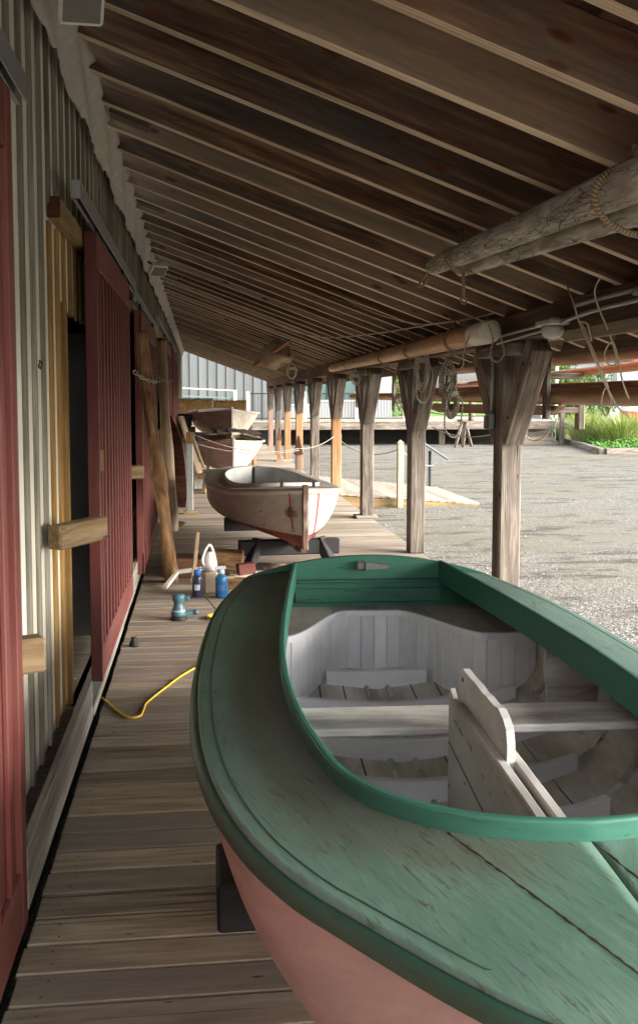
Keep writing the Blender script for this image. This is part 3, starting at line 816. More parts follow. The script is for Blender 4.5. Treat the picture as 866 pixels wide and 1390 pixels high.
# stern seat with S-shaped front
def sfront(x):
    a = abs(x)
    t = min(1, max(0, (a-.12)/.33)); t = t*t*(3-2*t)
    return 3.50-.49*t      # y of the seat front
Zs = .615
m = MB(); x = -.66
while x < .66:
    w = .235; xa, xb = x+.0015, min(x+w, .70)-.0015; n = 8
    top = [(xa+(xb-xa)*i/n, sfront(xa+(xb-xa)*i/n)-.012) for i in range(n+1)]
    poly = top+[(xb, 3.60), (xa, 3.60)]
    m.prism(poly, Zs-.022, Zs, lambda u, w_, d: (u, w_, d), grain=(1, 0)); x += w
m.build('stern_seat', M['seat'], green)
m = MB(); pts = [(-.64+1.28*i/60) for i in range(61)]
P = []; G = []
for x in pts:
    y = sfront(x)-.014
    P.append([(x, y-.008, Zs-.026), (x, y-.008, Zs+.002), (x, y+.01, Zs+.004), (x, y+.01, Zs-.026)]); G.append([(x, 0, 0), (x, .02, 0), (x, .04, 0), (x, .06, 0)])
m.grid(P, G, False, .3); m.build('seat_edging', M['stave'], green)
m = MB(); x = -.66; 
# walk along the front curve and stand staves
path = [(-.68+1.36*i/400, sfront(-.68+1.36*i/400)) for i in range(401)]
acc = 0; last = 0; i0 = 0
for i in range(1, 401):
    acc += math.hypot(path[i][0]-path[i-1][0], path[i][1]-path[i-1][1])
    if acc-last >= .062 or i == 400:
        (xa, ya), (xb, yb) = path[i0], path[i]
        l = math.hypot(xb-xa, yb-ya); cx, cy = (xa+xb)/2, (ya+yb)/2
        zb = max(.2, GB.zin(min(abs(cx), .62), cy)-.02)
        if zb < Zs-.06:
            m.box((cx, cy, (zb+Zs-.022)/2), (l-.0015, .014, Zs-.022-zb), Matrix.Rotation(math.atan2(yb-ya, xb-xa), 3, 'Z'), 2, .0022)
        i0 = i; last = acc
m.build('staved_bulkhead', M['stave'], green)
# floor timbers
for yy in (1.18, 1.5, 1.86, 2.22, 2.58, 2.95, 3.3):
    m = MB(); xe = GB.pt(yy, .5, .03)[0]*.95 if yy < 3.2 else .24
    N = 10; P = []; G = []
    pro = []
    for i in range(-N, N+1):
        x = xe*i/N; pro.append((x, GB.zin(abs(x), yy)+.004))
    hh = .062; P = []; G = []
    for (x, z) in pro:
        zt = z+hh+.018*(1-abs(x)/xe)-.01*(abs(x)/xe)
        z -= .02
        P.append([(x, yy-.019, z), (x, yy-.019, zt-.003), (x, yy-.016, zt), (x, yy+.016, zt), (x, yy+.019, zt-.003), (x, yy+.019, z)])
        G.append([(x, 0, 0), (x, .06, 0), (x, .064, 0), (x, .09, 0), (x, .095, 0), (x, .16, 0)])
    m.grid(P, G, False); m.build('floor_timber', M['stave'], green)
# bilge plank seams (narrow battens along the keel)
m = MB()
for sx in (-.05, .05):
    pts = [(sx, y, GB.zin(.05, y)+.006) for y in [.5+2.8*i/20 for i in range(21)]]
    for a, b in zip(pts[:-1], pts[1:]): m.beam(a, b, .02, .014)
m.build('keel_batten', M['inwhite'], green)
m = MB()
for sx in (-.17, -.29, -.40, -.49, .17, .29, .40, .49):
    pts = [(sx*(1-.10*((y-1.9)/1.9)**2), y, GB.zin(abs(sx)*(1-.10*((y-1.9)/1.9)**2), y)+.001) for y in [.7+2.7*i/24 for i in range(25)]]
    m.tube(pts, .0028, 4)
m.build('plank_seam', plain('bilge_seam', (.03, .026, .022), .9), green)
# thwart
tw = GB.pt(1.72, .9, .03)[0]
m = MB(); m.box((0, 1.72, .67), (2*tw-.02, .21, .026), None, 0, .006, rnd=.9); m.build('thwart', M['inwhite'], green)
# centreboard case
xo = -.008
poly = [(.62, .12), (1.605, .12), (1.605, .79), (1.585, .81), (1.55, .79), (.62, .775)]
co = None
for lo, hi, rn in ((-.026, -.012, .2), (.012, .026, .8)):
    cm_ = MB(); cm_.prism(poly, xo+lo, xo+hi, lambda u, w, d: (d, u, w), rnd=rn); o_ = cm_.build('case_side', M['caseG'], green)
m = MB(); m.box((xo, 1.59, .42), (.022, .02, .6), None, 2, .002); m.build('case_post', M['caseG'], green)
for dx in (-.021, .021):
    m = MB(); m.box((xo+dx, 1.05, .785), (.026, .86, .02), Matrix.Rotation(R(.9), 3, 'X'), 1, .004); m.build('case_cap', M['inwhite'], green)
m = MB(); m.beam((xo-.0265, .64, .55), (xo-.0265, 1.6, .645), .004, .002, up=(1, 0, 0), bev=.0004); m.build('case_seam', M['black'], green)
# the board standing up in its slot, ragged top edge
top = [(1.535, .78), (1.54, .86), (1.53, .883), (1.50, .892)]
for i in range(10):
    y = 1.475-i*.038; top.append((y, .890+.0005*i+random.uniform(-.004, .004)))
top += [(1.09, .885), (1.062, .868), (1.05, .835), (1.05, .75)]
m = MB(); m.prism(top+[(1.05, .3), (1.535, .3)], xo-.010, xo+.010, lambda u, w, d: (d, u, w), rnd=.6)
m.build('centreboard', M['caseG'], green)
m = MB()
m.lathe([(.0, -.001), (.007, -.001), (.007, .001), (0, .001)], (xo-.0112, 1.50, .86), 10, Matrix.Rotation(R(90), 3, 'Y'))
m.build('bolt_hole', M['black'], green)
# knees under the side decks
for sg in (1,):
    for yy in (2.40,):
        b_ = GB.pt(yy, .95, .03)[0]
        poly = [(b_, .74), (.53, .74), (.52, .70), (.515, .62), (.53, .52), (.56, .45), (.60, .40), (b_-.03, .34), (b_-.01, .42)]
        m = MB(); m.prism([(sg*a, z) for a, z in poly], yy-.012, yy+.012, lambda u, w, d: (u, d, w)); m.build('deck_knee', M['inwhite'], green)
# inner frames on the topsides
for yy in (1.0, 1.45, 1.95, 2.25, 2.85):
    for sg in (-1, 1):
        m = MB(); pts = [GB.pt(yy, q, .035) for q in (.5, .58, .66, .75, .85, .95)]
        for a, b in zip(pts[:-1], pts[1:]): m.beam((sg*a[0], yy, a[1]), (sg*b[0], yy, b[1]), .022, .02, up=(0, 1, 0))
        m.build('side_frame', M['inwhite'], green)
m = MB()
for i in range(26):
    c = Vector((.42+random.gauss(0, .05), 1.52+random.gauss(0, .03), .0)); c.z = GB.zin(min(.55, abs(c.x)), c.y)+.008+random.random()*.03
    a = random.random()*6.28; s_ = random.uniform(.015, .035)
    d = Vector((math.cos(a), math.sin(a), random.uniform(-.4, .6)))*s_; e_ = Vector((-math.sin(a), math.cos(a), random.uniform(-.5, .5)))*s_*.45
    vs = [c-d, c+e_+Vector((0, 0, .005)), c+d, c-e_]; m.add(vs, [(0, 1, 2, 3)], vs)
for_leaf = m.build('dry_leaves', plain('dead_leaf', (.11, .055, .03), .8, nz=80, amt=.6), fixn=False)
for_leaf.location = green.location; for_leaf.rotation_euler = green.rotation_euler
tag(for_leaf, 'clump of dead brown leaves in the bottom of the green boat', 'leaves', kind='stuff')
# supports
m = MB(); m.box((.19, 3.02, .078), (.30, .30, .155), None, 0, .01)
tag(m.build('support_block', M['black']), 'black block carrying the green boat, seen at its lower left', 'block', 'blocks under the green boat')
m = MB(); m.box((.75, 3.9, .10), (.5, .3, .2), None, 0, .01); tag(m.build('support_block', M['black']), 'black block hidden under the stern of the green boat', 'block', 'blocks under the green boat')

# ---- white boat (second)
WBT = [(0, 0), (.05, .08), (.15, .185), (.3, .31), (.5, .44), (.8, .58), (1.2, .69), (1.6, .75), (2.0, .778), (2.68, .752), (3.1, .705), (3.63, .60)]
WB = Boat(3.66, .67, .27, .70, .835, .75, forefoot=.03, sternrise=.12, crown=.035, bt=WBT)
white = empty('white_catboat', (.93, 8.55, 0), R(4.6), 'white boat with red bottom and rust-streaked stem facing the camera in mid view', 'boat')
WB.hull(white, hull_paint('white_hull_paint', (.52, .48, .42), (.22, .045, .04), .42, peel=.2, bare=(.24, .12, .07)), M['inwhite'])
CW = [(.95, 0), (.953, .05), (.965, .11), (.99, .18), (1.05, .27), (1.2, .36), (1.5, .43), (2.0, .46), (2.6, .44), (3.0, .39), (3.3, .28), (3.42, .16), (3.45, .02)]
m0 = M['seat']
def cw(y): return 0 if y < .95 or y > 3.45 else interp(CW, y)
o = WB.deck(white, paint('grey_deck_paint', (.35, .335, .29), (.47, .45, .4), peel=.06, dirt=.35, dirtcol=(.2, .17, .12)), cw, yfront=.95)
WB.rail(white, M['offwhite'], .022)
WB.coaming(white, paint('pale_coaming_paint', (.5, .5, .48), (.62, .62, .6), peel=.05, dirt=.2), CW, .05, .018, .16, yend=3.449)
WB.transom(white, M['offwhite'], .05, .03, .01)
WB.stem(white, wood('rusty_stem_wood', (.06, .03, .02), (.18, .11, .075), (.42, .36, .3), gs=(5, 20, 20), vary=.1), .05, .035)
for sg in (-1, 1):
    m = MB(); P = []; G = []
    for i in range(22):
        y = .03+ (1.75 if sg < 0 else .8)*i/21; b = WB.b(y)-.004
        P.append([(sg*b, y, WB.deckz(b, y)+.014), (sg*max(0.01, b-.075), y+.0, WB.deckz(max(.01, b-.075), y)+.014)]); G.append([(y, 0, 0), (y, .06, 0)])
    m.grid(P, G, True); ob = m.build('varnished_covering_board', M['sparbrown'], white); md = ob.modifiers.new('t', 'SOLIDIFY'); md.thickness = .01; md.offset = 0
m = MB(); 
for sg, y0, w, z in ((-1, .16, .16, .70),):
    pass
for (y0, y1, z0, z1, sg) in ((.05, .17, .585, .645, -1), (.02, .05, .50, .56, 1)):
    P = []; G = []
    for i in range(7):
        y = y0+(y1-y0)*i/6; row = []
        for j in range(4):
            z = z0+(z1-z0)*j/3; q = .5
            for _q in range(200):
                if WB.pt(y, _q/199)[1] >= z: q = _q/199; break
            row.append((sg*(WB.pt(y, q)[0]+.004), y-.003, z))
        P.append(row); G.append([(y, j*.02, 0) for j in range(4)])
    m = MB(); m.grid(P, G, True); m.build('bare_wood_patch', M['sparbrown'], white, fixn=False)
m = MB(); m.box((-.06, 1.9, .62), (.82, .22, .022), None, 0, .004); m.box((0, 2.9, .62), (.7, .3, .022), None, 0, .004); m.build('thwart', M['inwhite'], white)
m = MB(); m.box((.1, 1.4, .66), (.16, .34, .02), Matrix.Rotation(R(20), 3, 'X'), 1, .004); m.box((.02, 1.45, .70), (.02, .3, .06), Matrix.Rotation(R(15), 3, 'Z'), 1, .003); m.build('mast_step_board', M['offwhite'], white)
m = MB(); m.box((-.12, .55, .84), (.03, .02, .06), None, 2, .004); m.box((.17, .45, .84), (.03, .02, .06), None, 2, .004); m.build('deck_cleat', M['iron'], white)
# straps
def strap(px, sgn, ztop, zbot, label):
    m = MB(); pts = []
    for i in range(10):
        z = ztop+(zbot-ztop)*i/9
        y = px
        q = .9
        for _q in range(200):
            if WB.pt(y, _q/199)[1] >= z: q = _q/199; break
        pts.append(Vector((sgn*(WB.pt(y, q)[0]+.012), y-.02, z)))
    for a, b in zip(pts[:-1], pts[1:]): m.beam(a, b, .015, .004, up=(sgn*.4, -1, 0))
    st = m.build('strap_webbing', plain('red_webbing', (.30, .025, .03), .7))
    e = empty('tie_down_strap', white.location, R(4.6), label, 'strap', 'red tie-down straps on the white boat')
    st.parent = e
    if sgn < 0:
        m = MB(); m.box(tuple(pts[5]+Vector((-.012, -.014, 0))), (.03, .022, .10), None, 2, .004); m.build('ratchet', M['iron'], e)
    m = MB(); c = pts[-1]; m.tube([c+Vector((.014*math.cos(a), -.006, .016*math.sin(a)-.012)) for a in [i*math.pi/6 for i in range(12)]], .003, 6, closed=True); m.build('hook', M['iron'], e)
strap(.10, -1, .82, .48, 'red strap with a ratchet hanging left of the white boat stem')
strap(.13, 1, .82, .42, 'thin red strap hanging right of the white boat stem')
# trestle under boat 2
st = empty('boat_cradle', (.86, 9.35, 0), R(4.6), 'dark timber cradle under the white boat', 'cradle')
m = MB(); m.box((0, .0, .20), (1.0, .12, .15), None, 0, .01); m.build('cross_beam', M['black'], st)
for sx in (-1, 1):
    m = MB(); m.beam((sx*.42, -.1, .0), (sx*.30, .0, .28), .10, .10, bev=.01); m.beam((sx*.2, -.12, .03), (sx*.46, -.05, .03), .1, .06); m.build('leg', M['black'], st)
m = MB(); m.box((.0, 1.8, .2), (.9, .12, .15), None, 0); m.build('rear_beam', M['black'], st)
m = MB(); m.lathe([(.0, 0), (.11, 0), (.12, .02), (.12, .05), (.0, .055)], (.62, 7.75, .24), 20); m.lathe([(.09, 0), (.1, .24)], (.62, 7.75, 0), 14)
tag(m.build('wooden_stool', M['palelog']), 'round pale wooden stool top just behind the green transom', 'stool')

# ---- two rowing boats beyond
RBT = [(0, 0), (.05, .05), (.2, .16), (.5, .33), (.9, .5), (1.4, .64), (2.0, .72), (2.6, .72), (3.2, .62), (3.63, .48)]
RSEC = [(0, 0), (.1, .0), (.4, .03), (.62, .07), (.7, .14), (.78, .3), (.85, .48), (.91, .66), (.96, .84), (1.0, 1.0)]
def rowboat(loc, rz_, L, B, k0, zm, zb, hullm, label, inner):
    b = Boat(L, B, k0, zm, zb, zm+.05, forefoot=.06, sternrise=.1, fine=.7, bt=RBT, sec=RSEC)
    e = empty('rowing_boat', loc, rz_, label, 'boat', 'old rowing boats stored at the far end of the deck')
    b.hull(e, hullm, inner); b.transom(e, M['offwhite'], .04, .03, .0); b.rail(e, M['offwhite'], .02, 'gunwale'); b.stem(e, M['offwhite'], .045, .025)
    for yy in (1.2, 2.2, 3.0):
        if yy < L-.3:
            m = MB(); x = b.pt(yy, .8, .03)[0]; z = b.pt(yy, .8)[1]; m.box((0, yy, z), (2*x, .2, .022), None, 0, .004); m.build('thwart', M['greypost'], e)
    return e, b
e3, b3 = rowboat((.56, 16.3, 0), R(2.5), 4.2, .82, .37, .86, .95, hull_paint('rowboat_white', (.60, .55, .50), (.3, .2, .17), .1, peel=.12, plank=7), 'white planked rowing boat with its pale bow toward the camera, lower of the far pair', M['greypost'])
m = MB()
for i, x in enumerate((-.36, -.18, 0, .18, .36)): m.box((x*1.1, 17.95+.0, 1.0+.02*(2-abs(i-2))), (.19, 1.9, .02), None, 1, .003)
mt = m.build('plank_cover', M['greypost']); mt.location = (.60, 0, .03)
tag(mt, 'weathered grey boards lying across the top of the lower far rowing boat', 'boards')
e4, b4 = rowboat((.64, 19.4, .42), R(3), 4.0, .84, .45, .92, 1.02, hull_paint('rowboat_flaking', (.60, .53, .43), (.3, .2, .17), .1, peel=.42, bare=(.5, .24, .08)), 'flaking white rowing boat with orange bare patches, raised behind the lower one', M['rudder'])
for (x, y, h, lab) in ((.55, 17.0, .36, 'timber trestle under the lower far rowing boat'), (.65, 20.4, .86, 'tall timber trestle under the flaking rowing boat')):
    e = empty('trestle', (x, y, 0), 0, lab, 'trestle', 'trestles under the rowing boats')
    m = MB(); m.box((0, 0, h-.06), (1.2, .11, .12), None, 0, .006); m.build('beam', M['header'], e)
    for sx in (-1, 1):
        for sy in (-1, 1):
            m = MB(); m.beam((sx*.5, sy*.16, 0), (sx*.45, sy*.04, h-.1), .07, .05); m.build('leg', M['header'], e)
# white lattice boards under lower boat
m = MB()
for i in range(9): m.box((-.05+i*.155, 17.6, .19), (.14, .02, .36), None, 2, .003)
tag(m.build('white_board_row', M['offwhite']), 'low row of white upright boards beneath the lower rowing boat', 'boards')
# hay bales on a bench
tb = empty('work_bench', (.25, 26.2, 0), 0, 'rough bench at the deck end carrying two hay bales', 'bench')
m = MB(); m.box((0.1, 0, 1.25), (2.3, .6, .05), None, 0, .005); m.build('bench_top', M['greypost'], tb)
for sx in (-.9, 1.1):
    for sy in (-.22, .22): m = MB(); m.box((sx, sy, .61), (.08, .08, 1.22), None, 2, .005); m.build('leg', M['greypost'], tb)
strawm = wood('straw', (.12, .06, .02), (.3, .18, .07), (.48, .33, .16), gs=(40, 6, 40), vary=.3, bump=1)
def bale(loc, size, label):
    m = MB(); m.box((0, 0, 0), size, None, 0, .04)
    for i in range(900):
        x = random.uniform(-.5, .5)*size[0]; z = random.uniform(-.5, .5)*size[2]; y = -size[1]/2
        if random.random() < .35: y = random.uniform(-.5, .5)*size[1]; z = size[2]/2
        L = random.uniform(.03, .1); c = Vector((x, y, z)); d = Vector((random.gauss(0, .4), random.gauss(-.15, .3), random.gauss(0, 1))).normalized()*L*.5; w = Vector((.004, 0, .003))
        vs = [c-d-w, c-d+w, c+d+w, c+d-w]; m.add(vs, [(0, 1, 2, 3)], [(v.x, v.y, v.z) for v in vs])
    o = m.build('hay_bale', strawm, loc=loc, fixn=False); tag(o, label, 'hay bale', 'hay bales at the far end of the deck')
bale((-.12, 25.95, 1.455), (.92, .45, .36), 'brown hay bale on the left, next to the last red door')
bale((.80, 26.2, 1.43), (.88, .45, .31), 'lower hay bale on the right of its pair, in front of the railing post')
m = MB(); m.box((-.36, 21.5, 1.18), (.35, .3, .28), None, 0, .03); 
tag(m.build('blue_drum', plain('dark_blue_plastic', (.02, .045, .09), .4)), 'dark blue tub behind the far end of the rowing boats by the wall', 'tub')
m = MB(); m.box((-.36, 21.5, .52), (.5, .4, 1.03), None, 2, .01); tag(m.build('wooden_crate', M['greypost']), 'grey wooden crate standing under the blue tub', 'crate')

# ------------------------------------------------------------------ spars
def spar(name, a, b, ra, rb, mat, label, cat='spar', group=None, n=24, bend=0, seg=18, endcol=None, wob=.0):
    a = Vector(a); b = Vector(b); pts = [a.lerp(b, i/n)+Vector((bend*math.sin(math.pi*i/n), 0, bend*.5*math.sin(math.pi*i/n))) for i in range(n+1)]
    rr = [ra+(rb-ra)*i/n for i in range(n+1)]
    # rounded tip
    d = (b-a).normalized()
    pts = [pts[0]-d*ra*.45, pts[0]-d*ra*.25]+pts+[pts[-1]+d*rb*.25, pts[-1]+d*rb*.45]; rr = [ra*.6, ra*.9]+rr+[rb*.9, rb*.6]
    m = MB(); m.tube(pts, rr, seg, wob=wob)
    o = m.build(name, mat); tag(o, label, cat, group); return o
spar('spar', (1.350, 5.50, 2.425), (1.64, .9, 2.39), .052, .098, M['spargrey'], 'thick checked grey mast hung under the rafters, left one of the overhead pair', group='grey masts hung under the rafters')
spar('spar', (1.462, 5.32, 2.385), (1.80, .9, 2.315), .042, .085, M['spargrey'], 'checked grey mast hung under the rafters, right one of the overhead pair', group='grey masts hung under the rafters')
s3 = spar('spar', (2.045, 6.70, 2.135), (2.06, 15.0, 2.135), .082, .060, M['sparbrown'], 'brown boom with a white painted end slung beside the eave beam')
m = MB(); m.tube([(2.045, 6.655, 2.135), (2.045, 6.665, 2.135), (2.045, 6.70, 2.135), (2.046, 7.02, 2.135)], [.06, .083, .0845, .0843], 18); m.build('painted_end', M['offwhite'], s3)
spar('spar', (2.95, 2.0, 1.665), (2.95, 18.6, 1.70), .075, .055, M['sparbrown'], 'long brown spar racked outside the posts at eye height', group='spars racked outside the posts')
spar('spar', (2.72, 2.0, 2.16), (2.72, 9.6, 2.17), .075, .06, M['sparred'], 'brown spar slung highest and nearest the posts, close behind the eave beam', group='spars racked outside the posts')
m = MB(); m.box((2.20, 4.75, 2.035), (.03, 1.75, .07), None, 1, .004); m.build('nailing_board', M['ramp'], shed)
spar('spar', (2.98, 2.0, 1.735), (2.98, 12.8, 1.765), .045, .035, M['sparred'], 'thin dark red spar lying on top of the eye-height spar', group='spars racked outside the posts')
spar('spar', (3.06, 2.0, 1.99), (3.02, 14.5, 2.01), .07, .055, M['sparbrown'], 'middle brown spar racked outside, above the eye-height one', group='spars racked outside the posts')
spar('spar', (3.15, 2.0, 2.13), (3.10, 7.6, 2.15), .105, .08, M['sparred'], 'fat reddish spar, topmost of the outside rack, ending by the near post brace', group='spars racked outside the posts')
spar('spar', (3.30, 2.0, 1.98), (3.10, 11.5, 1.82), .045, .03, M['sparred'], 'thin tapering spar slanting down behind the middle brown one', group='spars racked outside the posts')
m = MB(); m.prism([(7.55, 1.60), (7.75, 1.52), (11.5, 1.49), (12.2, 1.55), (12.2, 1.60)], 2.90, 2.96, lambda u, w, d: (d, u, w)); tag(m.build('leeboard', M['sparred']), 'flat reddish board hung below the eye-height spar, tapered near end', 'board')
for yy in (4.2, 7.7, 10.9, 14.0, 17.4):
    e = empty('spar_hanger', (2.95, yy, 0), 0, None, None)
    tag(e, {4.2: 'timber hanger off the right edge carrying the near ends of the racked spars', 7.7: 'weathered timber hanger holding the racked spars just right of the near post', 10.9: 'weathered timber hanger holding the racked spars between the second and third posts', 14.0: 'weathered timber hanger holding the racked spars beyond the third post', 17.4: 'farthest timber hanger holding the end of the eye-height spar'}[yy], 'hanger', 'hangers that hold the racked spars')
    m = MB(); m.box((-.10, 0, 1.80), (.04, .09, .62), None, 2, .006); m.build('upright', M['greypost'], e)
    m = MB(); m.box((.04, 0, 1.565), (.32, .08, .05), None, 0, .006); m.build('arm', M['greypost'], e)
    m = MB(); m.box((.06, 0, 1.845), (.30, .08, .05), None, 0, .006); m.build('arm', M['greypost'], e)
    m = MB(); m.box((.19, 0, 1.54), (.06, .09, .28), None, 2, .01); m.build('stub', M['greypost'], e)
    m = MB(); m.beam((-.62, 0, 2.0), (-.1, 0, 2.06), .04, .09); m.build('bracket', M['greypost'], e)
# furled sail
e = empty('furled_sail', (1.2, 15.6, 2.42), 0, 'furled buff sail bundle lashed to a short spar under the far rafters', 'sail')
m = MB(); m.tube([(-.28, .6, -.20), (.16, -.9, .12)], .035, 10); m.build('yard', M['sparred'], e)
m = MB(); pts = []; rr = []
for i in range(14):
    t = i/13; pts.append((-.14+.34*t+.02*math.sin(t*9), .4-.9*t, -.13+.08*math.sin(t*3))); rr.append(.04+.16*math.sin(math.pi*min(1, t*1.05+.03))**.7)
m.tube(pts, rr, 22, wob=.3); m.build('sailcloth', plain('buff_canvas', (.36, .28, .19), .9, nz=9, amt=.45, bump=1), e)
for t in (.3, .6, .8):
    m = MB()
    i = int(t*13); c = Vector(pts[i]); m.tube([c+Vector((math.cos(a)*rr[i]*1.05, .0, math.sin(a)*rr[i]*1.05)) for a in [k*math.pi/8 for k in range(16)]], .008, 6, closed=True); m.build('gasket', M['greyrope'], e)

# ------------------------------------------------------------------ ropes
def ring(c, rx, rz_, n=20, tilt=0, a0=0, a1=2*math.pi): 
    return [Vector((c[0]+rx*math.cos(a), c[1]+tilt*math.cos(a), c[2]+rz_*math.sin(a))) for a in [a0+(a1-a0)*i/n for i in range(n)]]
def lash(c, r, n, name, label, group, up=None, mat='rope', rad=.007, pitch=.02, ry_=1, rxs=1, tail=None):
    m = MB(); pts = []
    for i in range(n*14+1):
        a = i/14*2*math.pi; pts.append((c[0]+r*rxs*math.cos(a), c[1]+i/14*pitch+.02*math.cos(a), c[2]+r*math.sin(a)))
    m.tube(pts, rad, 7)
    if up:
        for d in (0, .022): m.tube(sag((c[0]+d, c[1], c[2]+r*.9), (up[0]+d*1.2, up[1], up[2]), .0, 5), rad, 7)
    if tail: m.tube(smooth_path(tail, 6), rad, 7)
    m.tube(smooth_path([(c[0]+r*rxs*.5, c[1], c[2]+r), (c[0]+r*rxs*.5+.03, c[1]-.01, c[2]+r+.03), (c[0]+r*rxs*.3, c[1]-.02, c[2]+r+.035), (c[0]+r*rxs*.45, c[1]+.01, c[2]+r-.01)], 5), rad*1.2, 7)
    o = m.build(name, M[mat]); return tag(o, label, 'rope', group)
RG = 'ropes that sling and lash the spars'
# thick manila sling on the near masts
m = MB(); c = (1.575, 3.32, 2.365)
m.tube(ring(c, .205, .125, 30, .05), .0125, 10, closed=True)
m.tube(smooth_path([(1.50, 3.35, 2.47), (1.55, 3.37, 2.53), (1.60, 3.37, 2.58), (1.61, 3.39, 2.75)]), .012, 8)
m.tube(smooth_path([(1.55, 3.29, 2.49), (1.57, 3.32, 2.55), (1.63, 3.37, 2.6), (1.635, 3.39, 2.75)]), .012, 8)
for k in range(3): m.tube([Vector((1.575+.03*math.cos(a), 3.34+.02*math.sin(a), 2.53+.014*k+.01*math.sin(a))) for a in [i*math.pi/8 for i in range(16)]], .011, 8, closed=True)
m.tube(smooth_path([(1.58, 3.32, 2.54), (1.62, 3.27, 2.54), (1.66, 3.22, 2.50), (1.64, 3.23, 2.46)]), .011, 8)
tag(m.build('rope_sling', M['rope']), 'thick manila rope sling knotted round the grey masts at the right edge', 'rope', RG)
m = MB(); c = (1.43, 5.12, 2.41)
m.tube(ring(c, .125, .075, 26, .04), .0075, 8, closed=True); m.tube(ring((c[0], c[1]-.03, c[2]), .12, .072, 26, .05), .0075, 8, closed=True)
m.tube([(1.40, 5.08, 2.48), (1.44, 5.3, 2.60)], .007, 6); m.tube([(1.42, 5.08, 2.48), (1.46, 5.3, 2.60)], .007, 6)
m.tube(smooth_path([(1.38, 5.1, 2.47), (1.33, 5.15, 2.47), (1.31, 5.4, 2.44), (1.335, 5.56, 2.41), (1.30, 5.62, 2.35), (1.28, 5.60, 2.32), (1.31, 5.58, 2.325), (1.33, 5.55, 2.36)]), .007, 7)
m.tube([(1.40, 5.05, 2.34), (1.405, 5.06, 2.20)], .009, 7); m.tube(smooth_path([(1.405, 5.06, 2.22), (1.39, 5.06, 2.19), (1.405, 5.06, 2.165), (1.42, 5.06, 2.19), (1.405, 5.06, 2.22)]), .006, 6)
tag(m.build('rope_sling', M['rope']), 'thin rope lashed round the far tips of the grey masts', 'rope', RG)
for yy, lab in ((7.6, 'rope turns near the white end of the brown boom'), (9.2, 'rope turns round the brown boom between the near posts'), (10.6, 'rope turns round the brown boom by the second post'), (13.2, 'rope turns round the brown boom near the third post')):
    r = .082-.0022*(yy-6.7)
    lash((2.048, yy, 2.135), r+.006, 2 if yy < 12 else 1, 'rope_lashing', lab, RG, up=(2.02, yy+.15, rz(2.02)+.03), rad=.006, pitch=.05)
def hank(c, L, w, label, n=5, mat='greyrope', loops=0, rad=.007, tail=0):
    m = MB(); c = Vector(c)
    for i in range(n):
        dx = random.uniform(-.4, .4)*w; dy = random.uniform(-.02, .02); ll = L*random.uniform(.85, 1.05)
        pts = [c+Vector((dx*.3, dy, 0)), c+Vector((-w*.5+dx*.5, dy, -ll*.35)), c+Vector((-w*.42+dx*.5, dy+.01, -ll*.8)), c+Vector((dx*.3, dy, -ll)), c+Vector((w*.42+dx*.5, dy-.01, -ll*.8)), c+Vector((w*.5+dx*.5, dy, -ll*.35)), c+Vector((dx*.3, dy, 0))]
        m.tube(smooth_path(pts, 5), rad, 6)
    for k in range(4):
        m.tube([c+Vector((w*.5*math.cos(a), w*.4*math.sin(a), -L*.28-.012*k)) for a in [i*math.pi/7 for i in range(14)]], rad, 6, closed=True)
    m.tube([c, c+Vector((0, 0, .12))], rad, 6)
    if tail: m.tube(smooth_path([c+Vector((0, -.02, -L*.3)), c+Vector((w*.9, -.05, -L*.6)), c+Vector((w*.4, -.05, -L-tail)), c+Vector((-w*.6, -.05, -L-tail*.6)), c+Vector((-w*.5, -.05, -L*.4))], 8), rad, 6)
    o = m.build('rope_hank', M[mat]); return tag(o, label, 'rope', 'hanks of rope hung along the eave')
hank((2.10, 9.0, 2.16), .42, .10, 'thick hank of grey rope hung on the second post brace', 13, tail=.1)
hank((2.12, 8.1, 2.0), .34, .10, 'upper half of a hank hanging free between the two nearest posts', 10, rad=.008)
hank((2.14, 8.08, 1.80), .30, .10, 'figure-eight hank with a noose tail hanging between the two nearest posts', 11, tail=.16)
hank((2.13, 13.1, 2.05), .2, .12, 'small white tangle of cord by the third post', 5, 'thinrope', rad=.005)
hank((1.75, 18.5, 2.35), .32, .16, 'small hank of pale rope right of the furled sail', 5, 'thinrope', rad=.008)
m = MB()
m.tube(smooth_path([(1.99, 6.62, 2.19), (2.07, 6.6, 2.2), (2.10, 6.6, 2.1), (2.13, 6.6, 1.98), (2.08, 6.6, 1.92), (2.03, 6.6, 1.96), (2.05, 6.61, 2.08), (2.02, 6.62, 2.18)]), .006, 7)
tag(m.build('rope_loop', M['greyrope']), 'closed pale rope loop hanging off the white end of the brown boom', 'rope', RG); m = MB()
m.tube(smooth_path([(1.97, 6.9, 2.14), (1.92, 6.9, 2.0), (1.93, 6.95, 1.90), (1.87, 7.0, 1.86), (1.80, 7.0, 1.9)]), .006, 7)
tag(m.build('rope_loop', M['greyrope']), 'loose rope tail curling below the brown boom, left of its white end', 'rope', RG)
